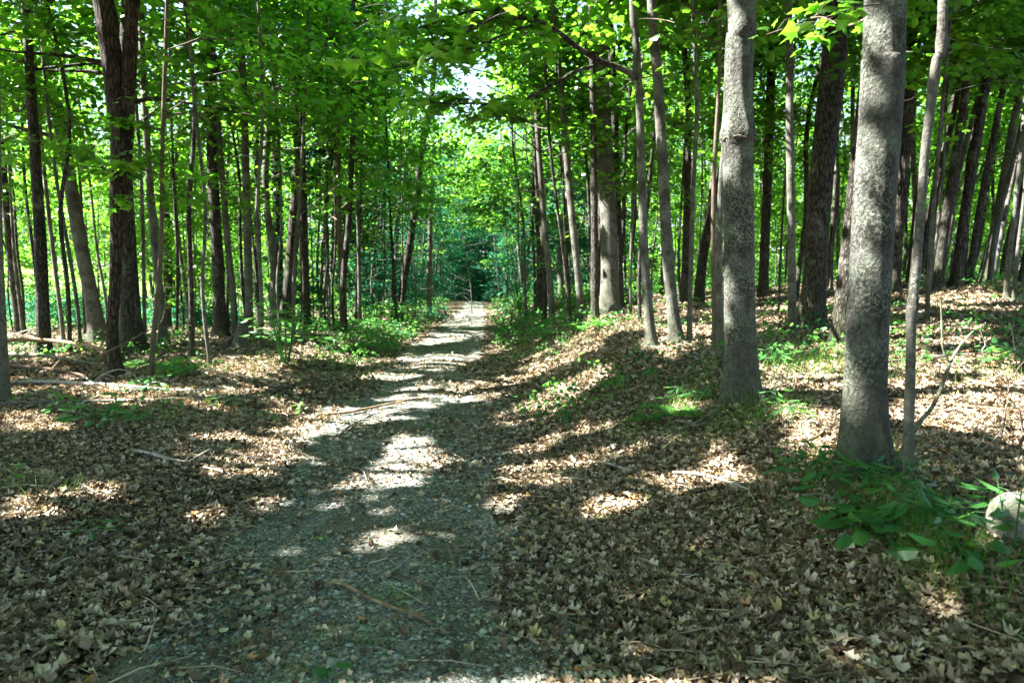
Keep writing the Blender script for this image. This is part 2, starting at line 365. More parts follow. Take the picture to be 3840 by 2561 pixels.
# ground material: packed leaf mould; grass where the meadow is
def ground_mat():
    m, nt, out = new_mat("forest_floor"); L = nt.links.new
    tc = N(nt, "ShaderNodeTexCoord")
    v1 = N(nt, "ShaderNodeTexVoronoi", i_Scale=16.0); L(tc.outputs["Object"], v1.inputs["Vector"])
    n1 = N(nt, "ShaderNodeTexNoise", i_Scale=40.0, i_Detail=6.0, i_Roughness=.7); L(tc.outputs["Object"], n1.inputs["Vector"])
    s = N(nt, "ShaderNodeSeparateColor"); L(v1.outputs["Color"], s.inputs[0])
    a = N(nt, "ShaderNodeMath", operation='MULTIPLY_ADD'); L(n1.outputs["Fac"], a.inputs[0]); a.inputs[1].default_value = .5
    b = N(nt, "ShaderNodeMath", operation='MULTIPLY'); L(s.outputs[0], b.inputs[0]); b.inputs[1].default_value = .6; L(b.outputs[0], a.inputs[2])
    c = ramp(nt, [(.15, (.018,.013,.009)), (.45, (.05,.037,.023)), (.7, (.11,.085,.055)), (.95, (.2,.16,.11))], a.outputs[0])
    g = ramp(nt, [(.2, (.07,.14,.02)), (.8, (.17,.27,.05))], n1.outputs["Fac"])
    at = N(nt, "ShaderNodeAttribute", attribute_name="grassy")
    mx = N(nt, "ShaderNodeMix", data_type='RGBA'); L(at.outputs["Fac"], mx.inputs[0]); L(c.outputs[0], mx.inputs[6]); L(g.outputs[0], mx.inputs[7])
    p = N(nt, "ShaderNodeBsdfPrincipled", i_Roughness=.95); p.inputs["Specular IOR Level"].default_value = .1
    bm = N(nt, "ShaderNodeBump", i_Strength=.8, i_Distance=.03); L(a.outputs[0], bm.inputs["Height"]); L(bm.outputs[0], p.inputs["Normal"])
    L(mx.outputs[2], p.inputs["Base Color"]); L(p.outputs[0], out.inputs[0]); return m
def path_mat():
    m, nt, out = new_mat("fine_gravel"); L = nt.links.new
    tc = N(nt, "ShaderNodeTexCoord")
    v = N(nt, "ShaderNodeTexVoronoi", i_Scale=60.0); L(tc.outputs["Object"], v.inputs["Vector"])
    s = N(nt, "ShaderNodeSeparateColor"); L(v.outputs["Color"], s.inputs[0])
    c = ramp(nt, [(0, (.04,.042,.034)), (.4, (.11,.115,.095)), (.75, (.21,.215,.185)), (1, (.34,.345,.31))], s.outputs[0])
    big = N(nt, "ShaderNodeTexNoise", i_Scale=2.3, i_Detail=6.0, i_Roughness=.65); L(tc.outputs["Object"], big.inputs["Vector"])
    r = ramp(nt, [(.50, (0, 0, 0)), (.66, (.75,.75,.75))], big.outputs["Fac"])
    mx = N(nt, "ShaderNodeMix", data_type='RGBA'); L(r.outputs[0], mx.inputs[0]); L(c.outputs[0], mx.inputs[6]); mx.inputs[7].default_value = (.05, .085, .02, 1)
    b2 = N(nt, "ShaderNodeTexNoise", i_Scale=1.3, i_Detail=5.0); b2.noise_dimensions = '4D'; b2.inputs["W"].default_value = 7.0; L(tc.outputs["Object"], b2.inputs["Vector"])
    r2 = ramp(nt, [(.45, (0, 0, 0)), (.6, (.8,.8,.8))], b2.outputs["Fac"])
    m2 = N(nt, "ShaderNodeMix", data_type='RGBA'); L(r2.outputs[0], m2.inputs[0]); L(mx.outputs[2], m2.inputs[6]); m2.inputs[7].default_value = (.085, .075, .055, 1)
    p = N(nt, "ShaderNodeBsdfPrincipled", i_Roughness=.9); p.inputs["Specular IOR Level"].default_value = .2
    bm = N(nt, "ShaderNodeBump", i_Strength=1.0, i_Distance=.012); L(v.outputs["Distance"], bm.inputs["Height"]); bm.invert = True; L(bm.outputs[0], p.inputs["Normal"])
    L(m2.outputs[2], p.inputs["Base Color"]); L(p.outputs[0], out.inputs[0]); return m

# ------------------------------------------------------------------ ground and path
def sinh_axis(c, half_lo, half_hi, n, a):
    t = np.linspace(-1, 1, n); s = np.sinh(a * t) / math.sinh(a)
    return c + np.where(t < 0, s * half_lo, s * half_hi)
gx = sinh_axis(0, 500, 500, 420, 6.6); gy = sinh_axis(5, 300, 700, 420, 6.6)
X, Y = np.meshgrid(gx, gy)
Z = height(X, Y)
gb = MB(); nx = len(gx)
i = (np.arange(len(gy) - 1)[:, None] * nx + np.arange(nx - 1)[None]).ravel()
gb.add(np.column_stack([X.ravel(), Y.ravel(), Z.ravel()]), np.stack([i, i + 1, i + nx + 1, i + nx], -1))
ground = tag(gb.build("ground", ground_mat(), smooth_=True), kind="structure")
sect = smooth(-0.30, -0.48, X / np.maximum(np.abs(Y), 1)) * smooth(2, 12, Y) * smooth(27, 33, np.hypot(X, Y))
ga = ground.data.attributes.new("grassy", 'FLOAT', 'POINT'); ga.data.foreach_set("value", np.clip(sect, 0, 1).astype(np.float32).ravel())
def path_half(y): return 1.0 + 0.10 * (fbm(y * 1.3, y * 0 + 3, 41) - .5) * 4 - 0.20 * smooth(12, 40, y)
pb = MB(); py_ = np.concatenate([np.arange(-6, 14, 0.08), np.arange(14, 76, 0.3)]); K = 25
pu = np.linspace(-1, 1, K)
ln = path_half(py_); rn = path_half(py_ + 91)
ww = np.where(pu[None] < 0, ln[:, None], rn[:, None]) * pu[None]
PX = path_x(py_)[:, None] + ww; PY = np.repeat(py_[:, None], K, 1)
PZ = height(PX, PY) + 0.012 + 0.006 * (fbm(PX * 9, PY * 9, 44) - .5)
i = (np.arange(len(py_) - 1)[:, None] * K + np.arange(K - 1)[None]).ravel()
pb.add(np.column_stack([PX.ravel(), PY.ravel(), PZ.ravel()]), np.stack([i, i + 1, i + K + 1, i + K], -1))
tag(pb.build("path", path_mat(), smooth_=True), kind="structure")

# ------------------------------------------------------------------ trees
rng = np.random.default_rng(7)
def spray_leaves(mb, rng, C, rad, M_, size, tmpl, out_dir, droop=.18, flat=.35, cull=True, bright=0.0, vjit=.10):
    """Flat sprays of leaves: C centres, rad radius of each, M_ leaves in each."""
    K_ = len(C)
    if K_ == 0: return
    th = rng.uniform(0, 2 * np.pi, (K_, M_)); r = np.sqrt(rng.uniform(.02, 1, (K_, M_))) * rad[:, None]
    dx = np.cos(th) * r; dy = np.sin(th) * r
    dz = -droop * (r / np.maximum(rad[:, None], .01)) ** 2 * rad[:, None] + rng.normal(0, 1, (K_, M_)) * vjit * rad[:, None]
    P = (C[:, None] + np.stack([dx, dy, dz], -1)).reshape(-1, 3)
    tdir = np.stack([np.cos(th), np.sin(th), np.full_like(th, -.25)], -1).reshape(-1, 3) + rng.normal(0, .45, (len(P), 3)) + np.repeat(out_dir, M_, 0) * .6
    nn = np.array([0, 0, 1.]) + rng.normal(0, flat, (len(P), 3)) + tdir * np.array([.25, .25, 0])
    s = size * rng.uniform(.7, 1.25, len(P)); rnd = np.clip(np.repeat(rng.uniform(.1, .9, K_), M_) + rng.normal(0, .09, len(P)) + bright, 0, 1)
    if cull:
        k = ~in_gap(P + nrm(tdir) * s[:, None] * .45); k |= rng.uniform(0, 1, len(P)) < .015
        P, tdir, nn, s, rnd = P[k], tdir[k], nn[k], s[k], rnd[k]
    if len(P): add_leaves(mb, tmpl, P, nn, tdir, s, rnd)

def crown(mb, wood, rng, axis, z0, z1, Rm, limbs, per, leaves, size, tmpl, spray_r=.6, cull=True, limb_sides=5, keep_clear=True, limb_rad=.02):
    """Limbs from the trunk axis (function z -> xyz) with flat sprays of leaves along them."""
    C = []; O = []; rr = []
    for k in range(limbs):
        z = z0 + (z1 - z0) * (k + rng.uniform(0, 1)) / limbs
        f = (z - z0) / max(z1 - z0, .1)
        Rz = Rm * (0.55 + 0.45 * math.sin(math.pi * min(1, f * .9 + .15))) * (1 - .55 * max(0, f - .6) / .4)
        az = rng.uniform(0, 2 * np.pi); L_ = Rz * rng.uniform(.65, 1.15); el = R(rng.uniform(2, 38))
        d = np.array([math.cos(az), math.sin(az), 0]); s0 = axis(z)
        ts = np.array([0, .35, .7, 1.0]); pts = s0 + d * (L_ * ts)[:, None] + np.array([0, 0, 1.]) * (L_ * math.tan(el) * (ts - .38 * ts ** 2))[:, None] + np.vstack([np.zeros(3), rng.normal(0, .06 * L_, (3, 3))])
        pp, r_ = resample(pts, np.array([1, .7, .4, .12]) * limb_rad * (.6 + .4 * L_ / max(Rm, .1)), 3)
        wood.add(*tube(pp, r_, limb_sides))
        for j in range(per):
            t = rng.uniform(.3, 1.05); q = s0 + (pts[-1] - s0) * t; q[2] = np.interp(t, ts, pts[:, 2])
            side = np.array([-d[1], d[0], 0]) * rng.normal(0, .28) * L_
            q = q + side + np.array([0, 0, rng.normal(0, .12) * L_])
            if keep_clear:
                u = q[0] - path_x(q[1])
                if abs(u) < 1.9 and q[2] < 2.9 + .03 * q[1] and q[1] < 40: continue
                if q[1] > 0 and q[1] < 4 and q[2] < 4.2 and abs(q[0]) < 4.5: continue
            C.append(q); O.append(d); rr.append(spray_r * rng.uniform(.65, 1.3))
    if C: spray_leaves(mb, rng, np.array(C), np.array(rr), leaves, size, tmpl, np.array(O), cull=cull)

def trunk_mult(r0, seed, flare=.5, ring=None):
    ph = seed * 1.7
    def f(th, L):
        m = 1 + flare * np.exp(-np.maximum(L - .15, 0) / (r0 * 1.1)) * (1 + .7 * np.cos(3 * th + ph) + .4 * np.cos(5 * th + ph * 2))
        if ring is not None:
            for (zc, amp, w) in ring: m = m * (1 + amp * np.exp(-np.abs((L - zc) / w) ** 1.5) * (1 + .35 * np.sin(7 * th) + .3 * np.sin(11 * th + 2)))
        return m
    return f
def axis_fn(pts):
    pts = np.asarray(pts); o = np.argsort(pts[:, 2]); p = pts[o]
    return lambda z: np.array([np.interp(z, p[:, 2], p[:, 0]), np.interp(z, p[:, 2], p[:, 1]), z])

def build_tree(label, group, bark, pts, rad, seed, H=13, crown_z=None, Rm=3.0, limbs=14, per=5, leaves=40, size=.13, tmpl=MID, spray_r=.65,
               sides=10, steps=5, name="tree", mat_leaf='leaf', extra=None, ring=None, flare=.5, cull=True, rough=.06, forks=(), cat="tree", top_r=.35):
    """pts: trunk polyline in the world (first on the ground). Carries on upward to height H above the base."""
    rg = np.random.default_rng(seed)
    pts = np.array(pts, float); rad = np.array(rad, float); base = pts[0].copy()
    if pts[-1, 2] < base[2] + H - .5 and not forks:
        d = nrm((pts[-1] - pts[-2])[None])[0]; d = nrm((d * .55 + np.array([0, 0, .45]))[None])[0]
        n = 3; step = (base[2] + H - pts[-1, 2]) / n
        for k in range(n):
            q = pts[-1] + d / max(d[2], .3) * step + np.array([*rg.normal(0, .05 * step, 2), 0])
            pts = np.vstack([pts, q]); rad = np.append(rad, rad[-1] * (.78 if k < n - 1 else top_r))
    b0 = pts[0] - np.array([0, 0, .2]); P = np.vstack([b0, pts[1:]])
    pp, rr = resample(P, rad, steps)
    # finer rings near the foot
    if sides >= 14:
        zs = np.linspace(0, 1, 12)[1:-1][:, None]; extra_p = pp[0] + (pp[1] - pp[0]) * zs
        pp = np.vstack([pp[:1], extra_p, pp[1:]]); rr = np.concatenate([rr[:1], rr[0] + (rr[1] - rr[0]) * zs[:, 0], rr[1:]])
    root = empty(name, base, label, cat, group)
    wood = MB(); wood.add(*tube(pp, rr, sides, rough, seed, trunk_mult(rad[0], seed, flare, ring)))
    for fp, fr in forks:
        a, b = resample(fp, fr, steps); wood.add(*tube(a, b, max(6, sides - 2), rough, seed + 3))
    leafmb = MB()
    ax = axis_fn(pp)
    if crown_z is not None:
        crown(leafmb, wood, rg, ax, base[2] + crown_z[0], base[2] + crown_z[1], Rm, limbs, per, leaves, size, tmpl, spray_r, cull, limb_rad=max(.012, rad[0] * .25), limb_sides=5 if sides > 7 else 4)
    if extra: extra(leafmb, wood, rg, root, base)
    wood.build("trunk", M[bark], root, base, True)
    if label.startswith("large grey trunk with a dark swollen"):
        zc = ring[0][0] - .2 + base[2] - .035; th = np.linspace(0, 2 * np.pi, 61)
        c0 = ax(zc); r1 = np.interp(zc, pp[np.argsort(pp[:, 2]), 2], rr[np.argsort(pp[:, 2])]) * 1.10
        q = c0 + np.column_stack([np.cos(th) * r1, np.sin(th) * r1, .008 * np.sin(9 * th) + .006 * np.sin(23 * th)])
        rb_ = MB(); rb_.add(*tube(q, .013 * (1 + .4 * np.sin(17 * th)), 8, .3, 5)); rb_.build("bark_ring", M['stick_dark'], root, base, True)
    if leafmb.v: leafmb.build("crown", M[mat_leaf], root, base)
    return root

def D2pts(dp):
    """Hand-traced stems: first point stands on the ground, the rest rise from it in the same upright plane."""
    b = hit(dp[0][0], dp[0][1])
    if b[1] > 21 and dp[0][0] > 1500:      # stands just beyond the brow of the right-hand slope
        b = at_y(dp[0][0], dp[0][1], 14.0 + (dp[0][0] * 7919 % 50) / 10); b[2] = float(height(b[0], b[1]))
    Yb = b[1]; out = [b]; rad = [dp[0][2] / 2 / FPX * np.hypot(Yb, 0)]
    for x, y, w in dp[1:]:
        out.append(at_y(x, y, Yb)); rad.append(w / 2 / FPX * Yb)
    return np.array(out), np.array(rad)

BIG = dict(crown_z=(6.4, 13.4), Rm=4.7, limbs=26, per=9, leaves=46, size=.19, spray_r=.9)
MIDT = dict(crown_z=(4.4, 12.5), Rm=3.1, limbs=20, per=7, leaves=42, size=.15, spray_r=.7)
FARM = dict(crown_z=(3.6, 14), Rm=3.0, limbs=17, per=6, leaves=26, size=.17, spray_r=.75)
SAP = dict(crown_z=(2.4, 7.5), Rm=1.5, limbs=12, per=5, leaves=26, size=.12, spray_r=.45, H=8, top_r=.2)
THIN = dict(crown_z=(3.0, 9.5), Rm=1.8, limbs=13, per=5, leaves=30, size=.13, spray_r=.5, H=10)
GL, GR = "trees left of the trail", "trees right of the trail"
T = [
 # left of the trail
 ("pale speckled trunk cut by the left edge behind the fallen logs", GL, 'pale', [(8,926,34),(4,840,27),(0,720,24),(-8,500,22),(-20,0,20)], BIG),
 ("straight dark trunk standing alone left of the leaning grey tree", GL, 'dark', [(100,812,32),(98,700,27),(90,500,24),(72,220,20),(55,-10,16)], MIDT),
 ("grey trunk leaning left with flared foot, beyond the fork tree", GL, 'gray', [(226,785,46),(212,690,32),(186,560,30),(140,290,26),(98,80,24),(80,-10,22)], MIDT),
 ("slim grey stem left of the leaning grey trunk", GL, 'gray', [(147,785,10),(140,720,9),(120,560,9),(96,330,8),(70,0,7)], THIN),
 ("slimmer stem touching the leaning grey trunk's left side", GL, 'gray', [(186,800,9),(176,690,8),(155,560,8),(128,400,7),(100,150,6)], THIN),
 ("reddish brown furrowed tree that forks into two limbs high up", GL, 'brown', [(270,866,38),(258,770,27),(264,660,25),(268,560,27),(274,430,40),(281,330,46),(280,230,54)], dict(crown_z=(6.0, 13), Rm=3.6, limbs=16, per=7, leaves=42, size=.17, spray_r=.85, flare=.2)),
 ("thick dark rough trunk tucked behind the reddish brown fork tree", GL, 'dark', [(302,812,54),(299,700,42),(292,560,38),(288,400,30),(287,150,24)], MIDT),
 ("light brown sapling with bent foot right of the fork tree", GL, 'sapling', [(343,872,12),(352,780,11),(361,690,11),(370,560,10),(374,300,9),(384,0,8)], SAP),
 ("grey straight trunk behind the bent sapling", GL, 'gray', [(376,790,28),(372,720,18),(352,520,17),(338,330,15),(325,0,12)], MIDT),
 ("thin pole tree between the fork tree and the bent sapling", GL, 'gray', [(333,802,9),(330,640,8),(325,430,8),(305,120,7),(300,0,6)], THIN),
 ("thin wavy stem with a pale foot behind the bent sapling", GL, 'gray', [(436,762,9),(430,690,8),(414,580,8),(402,420,7),(420,200,7),(432,0,6)], THIN),
 ("twin of the thin wavy stem, darker and straighter", GL, 'dark', [(405,768,7),(408,600,7),(398,400,6),(388,60,5)], THIN),
 ("dark knotted trunk left of the birch stump", GL, 'dark', [(506,772,32),(503,680,27),(500,600,26),(490,420,24),(480,220,20),(465,20,16)], MIDT),
 ("grey trunk just right of the dark knotted trunk", GL, 'gray', [(541,772,16),(534,660,14),(521,540,14),(510,400,13),(494,200,12),(480,0,10)], THIN),
 ("straight mossy grey trunk standing right behind the birch stump", GL, 'gray', [(572,772,20),(571,650,18),(567,480,17),(560,220,15),(549,0,13)], MIDT),
 ("dark slim trunk behind the leafy bush's left side", GL, 'dark', [(597,752,16),(594,620,14),(592,500,13),(588,250,10),(584,0,9)], THIN),
 ("sunlit grey trunk rising behind the leafy bush", GL, 'furrow', [(651,752,34),(664,660,28),(672,560,27),(687,380,28),(686,250,22),(680,120,20),(690,0,18)], BIG),
 ("dark trunk left of the sunlit grey trunk above the bush", GL, 'dark', [(636,745,24),(640,640,20),(637,480,20),(631,250,18),(626,60,15)], MIDT),
 ("dark speckled trunk with a long rising side limb", GL, 'dark', [(702,756,26),(700,640,20),(697,540,20),(690,400,24),(683,270,24),(679,100,20),(682,0,18)], BIG),
 ("thin pale pole right of the trunk with the side limb", GL, 'sapling', [(737,745,7),(738,640,7),(746,520,8),(770,300,7),(790,150,6)], THIN),
 ("light trunk with dark mossy foot beside the fern bank", GL, 'sapling', [(787,757,15),(785,660,13),(779,540,12),(777,400,10),(773,230,9)], THIN),
 ("left one of the dark twin trunks by the fern bank", GL, 'dark', [(855,724,22),(859,620,18),(862,500,16),(858,330,15),(852,150,13)], FARM),
 ("right one of the dark twin trunks by the fern bank", GL, 'dark', [(869,726,18),(874,620,15),(880,480,14),(881,300,12),(890,100,10)], FARM),
 ("grey mottled trunk left of the dark twin trunks", GL, 'gray', [(840,722,16),(838,620,14),(835,460,13),(829,280,12),(824,150,10)], FARM),
 ("slender pale stem beside the mottled trunk by the fern bank", GL, 'pale', [(820,728,8),(818,640,7),(822,500,7),(826,300,6)], THIN),
 ("dark tree leaning right towards the trail, beyond the fern bank", GL, 'dark', [(914,735,20),(925,660,17),(938,580,17),(955,460,16),(970,330,14),(990,230,13),(1003,60,11)], FARM),
 ("dead grey trunk snapped at the top, behind the leaning tree", GL, 'pale', [(985,730,14),(986,620,12),(989,480,11),(992,420,9)], dict(crown_z=None, H=.5)),
 ("thin forked stem between the side limb tree and the fern bank", GL, 'gray', [(765,742,7),(762,600,7),(770,450,7),(780,300,6)], THIN),
 # right of the trail
 ("sunlit grey trunk nearest the trail's right edge far ahead", GR, 'gray', [(1270,748,17),(1262,640,15),(1252,540,14),(1240,390,13),(1232,250,12),(1222,0,10)], FARM),
 ("curved grey trunk left of the massive pale trunk", GR, 'gray', [(1337,728,20),(1328,640,17),(1316,520,17),(1303,380,16),(1288,200,14),(1270,30,12)], FARM),
 ("thin dark leaning pole beside the curved grey trunk", GR, 'dark', [(1312,742,9),(1296,600,8),(1280,480,7),(1262,330,7)], THIN),
 ("reddish footed trunk pressed against the massive pale trunk", GR, 'furrow', [(1366,738,20),(1366,600,18),(1364,450,16),(1362,280,14),(1358,60,12)], MIDT),
 ("massive pale grey trunk on the bank with a vine up its side", GR, 'gray', [(1401,720,46),(1400,620,40),(1397,480,38),(1389,330,35),(1382,160,32),(1377,0,30)], BIG),
 ("dark trunk hidden half behind the massive pale trunk", GR, 'dark', [(1421,712,26),(1418,550,22),(1412,380,22),(1406,180,20),(1396,0,18)], FARM),
 ("very thin bright pole on the bank's sunny crest", GR, 'pale', [(1448,718,8),(1447,640,8),(1450,540,7),(1456,440,6),(1462,300,5)], dict(SAP, leaves=14)),
 ("smooth grey bank tree with a bare branch reaching over the trail", GR, 'gray', [(1499,798,30),(1488,700,22),(1480,600,20),(1474,430,18),(1468,230,17),(1458,80,16),(1452,-5,15)], MIDT),
 ("bowed grey tree with flared foot on the bank", GR, 'gray', [(1557,786,36),(1543,700,27),(1532,580,26),(1524,420,24),(1511,200,22),(1496,0,20)], MIDT),
 ("thin stem with a pale broken collar near its foot", GR, 'pale', [(1583,782,13),(1584,690,11),(1588,560,11),(1592,420,10),(1600,250,9),(1592,60,8)], THIN),
 ("thin green stem left of the ringed trunk", GR, 'sapling', [(1641,816,12),(1639,700,10),(1637,560,10),(1640,380,9),(1650,200,8),(1652,0,7)], THIN),
 ("mossy stem pressed to the ringed trunk's left side", GR, 'gray', [(1656,830,22),(1652,720,17),(1650,600,16),(1655,430,13),(1668,250,10),(1672,0,9)], THIN),
 ("large grey trunk with a dark swollen ring round it", GR, 'speckled', [(1702,922,82),(1700,820,72),(1698,700,68),(1697,560,66),(1695,430,66),(1694,320,65),(1695,200,62),(1698,90,60),(1700,-10,58)], dict(BIG, sides=40, steps=8, ring="R10", rough=.05)),
 ("slim straight grey trunk between the ringed and dark trunks", GR, 'gray', [(1820,775,22),(1818,660,18),(1816,500,17),(1813,300,17),(1809,0,15)], MIDT),
 ("big dark furrowed trunk between the two largest pale trunks", GR, 'dark', [(1862,760,64),(1868,680,54),(1878,520,50),(1893,330,52),(1910,180,54),(1928,0,48)], dict(BIG, sides=18)),
 ("dark stained trunk half hidden behind the speckled foreground trunk", GR, 'dark', [(1928,792,48),(1936,700,40),(1948,580,36),(1962,420,30),(1985,200,26),(2005,0,22)], MIDT),
 ("largest speckled pale trunk with sunlit flank in the foreground", GR, 'speckled', [(1984,1086,122),(1984,980,100),(1987,860,92),(1993,700,89),(2004,520,89),(2016,330,90),(2026,150,88),(2032,-10,84)], dict(BIG, sides=44, steps=9, rough=.05)),
 ("slender pale stem with burls right of the speckled foreground trunk", GR, 'pale', [(2086,1112,27),(2086,980,23),(2090,860,21),(2093,730,20),(2104,620,19),(2114,480,18),(2126,330,19),(2148,150,20),(2165,-5,20)], dict(THIN, sides=18, steps=8, ring="R16")),
 ("dark trunk showing right behind the speckled foreground trunk", GR, 'dark', [(2052,672,30),(2058,560,26),(2070,420,26),(2084,220,28),(2104,0,28)], MIDT),
 ("dark grey trunk right of the burled stem, far back", GR, 'dark', [(2092,690,18),(2110,500,16),(2128,300,15),(2150,60,13)], MIDT),
 ("slim pole with a clean foot far behind the burled stem", GR, 'gray', [(2128,738,11),(2132,640,10),(2142,480,9),(2160,280,8),(2185,0,7)], THIN),
 ("dark leaning trunk first of the right hand thicket", GR, 'dark', [(2150,662,24),(2166,540,21),(2188,400,20),(2212,240,18),(2248,0,15)], MIDT),
 ("leaning trunk with a broad sun patch in the right hand thicket", GR, 'furrow', [(2192,660,26),(2206,560,23),(2226,420,22),(2252,260,20),(2292,30,17)], MIDT),
 ("dark trunk leaning most of the right hand thicket", GR, 'dark', [(2222,655,16),(2246,500,15),(2278,330,14),(2318,130,12),(2345,0,10)], MIDT),
 ("pale sunlit leaning trunk near the thicket's end", GR, 'gray', [(2262,642,24),(2278,560,20),(2300,440,19),(2324,300,17),(2351,150,15)], MIDT),
 ("twin of the pale leaning trunk, thinner", GR, 'pale', [(2276,645,13),(2298,540,11),(2322,420,10),(2351,270,9)], THIN),
 ("grey stem before the thicket, foot in bare leaves", GR, 'gray', [(2309,690,13),(2316,600,11),(2330,480,10),(2346,330,9),(2365,100,8)], THIN),
 ("thin crooked stem at the right edge of the picture", GR, 'gray', [(2326,695,9),(2336,580,8),(2351,450,7),(2372,200,6)], THIN),
 ("sloping trunk leaning right behind the thin collar stem", GR, 'dark', [(1602,662,24),(1614,590,22),(1632,500,20),(1655,400,18),(1680,250,15)], FARM),
 ("grey trunk with sun patches just right of the ringed trunk", GR, 'furrow', [(1752,668,24),(1756,560,21),(1762,420,20),(1768,240,20),(1776,0,18)], FARM),
 ("brownish trunk behind the collar stem with a lit foot", GR, 'furrow', [(1570,690,20),(1576,560,18),(1578,420,16),(1580,250,14),(1570,40,12)], FARM),
]
TUN_D = [  # shafts cleared of leaves to light trunks: pixel and depth from the tree they touch are filled in below
 (44, 1985, 500, .12), (44, 1990, 590, .13), (44, 1995, 420, .09), (44, 1960, 740, .07), (44, 1955, 830, .07), (44, 2008, 250, .04),
 (40, 1688, 120, .12), (40, 1690, 200, .12), (40, 1688, 400, .07), (5, 262, 130, .25), (2, 215, 690, .3), (16, 660, 720, .25), (16, 680, 480, .25), (28, 1268, 700, .3),
 (36, 1540, 330, .2), (36, 1556, 770, .25), (35, 1480, 520, .15), (45, 2092, 740, .12), (45, 2100, 660, .10), (50, 2200, 600, .6), (52, 2275, 600, .6), (53, 2285, 560, .5), (13, 525, 500, .2)]
TRACED = [D2pts(t[3]) for t in T]
TUNNELS.append((hit(1545, 950) + [0, 0, .2], .2)); TUNNELS.append((hit(2335, 1238) + [0, 0, .15], .12))
for idx, x, y, r in TUN_D: TUNNELS.append((at_y(x, y, TRACED[idx][0][0][1]), r))

def spray_branch(leafmb, wood, rg, P, r0, tmpl, size, n_spray, leaves, sr, spread, parent_root, base, barkname, bright=0.0, start=.15, cullit=True):
    """A traced limb with flat sprays along it: its own branch part, its leaves belong to the crown."""
    P = np.array(P); pp, rr = resample(P, np.linspace(r0, r0 * .25, len(P)), 5)
    b = MB(); b.add(*tube(pp, rr, 6, .05, 3))
    C = []; O = []
    for k in range(n_spray):
        t = start + (1.02 - start) * rg.uniform(); i_ = int(min(t, 1) * (len(pp) - 1)); q = pp[i_]
        off = rg.normal(0, spread, 3) * np.array([1, 1, .45]); e = q + off
        C.append(e); O.append(nrm((pp[-1] - pp[0])[None])[0])
        a, ar = resample(np.array([q, q + off * .5 + [0, 0, .03], e]), np.array([.35, .22, .08]) * r0, 2); b.add(*tube(a, ar, 4))
    b.build("branch", M[barkname], parent_root, base, True)
    spray_leaves(leafmb, rg, np.array(C), np.full(len(C), sr) * rg.uniform(.7, 1.3, len(C)), leaves, size, tmpl, np.array(O), bright=bright, cull=cullit)

def ring_for(key, idx):
    pts, rad = TRACED[idx]
    L = np.concatenate([[0], np.cumsum(np.linalg.norm(np.diff(np.vstack([pts[0] - [0, 0, .2], pts[1:]]), axis=0), axis=1))])
    if key == "R10":
        y = [p[1] for p in T[idx][3]]; z = np.interp(-318, [-a for a in y], L); z2 = np.interp(-140, [-a for a in y], L)
        return [(z + .02, .20, .05), (z + .08, .08, .14), (z2, .03, .04)]
    y = [p[1] for p in T[idx][3]]
    g = lambda v: np.interp(-v, [-a for a in y], L)
    return [(g(705), .38, .035), (g(730), .22, .02), (g(640), .12, .02), (g(90), .3, .03), (g(190), .18, .03), (g(500), .12, .02), (g(900), .08, .02)]

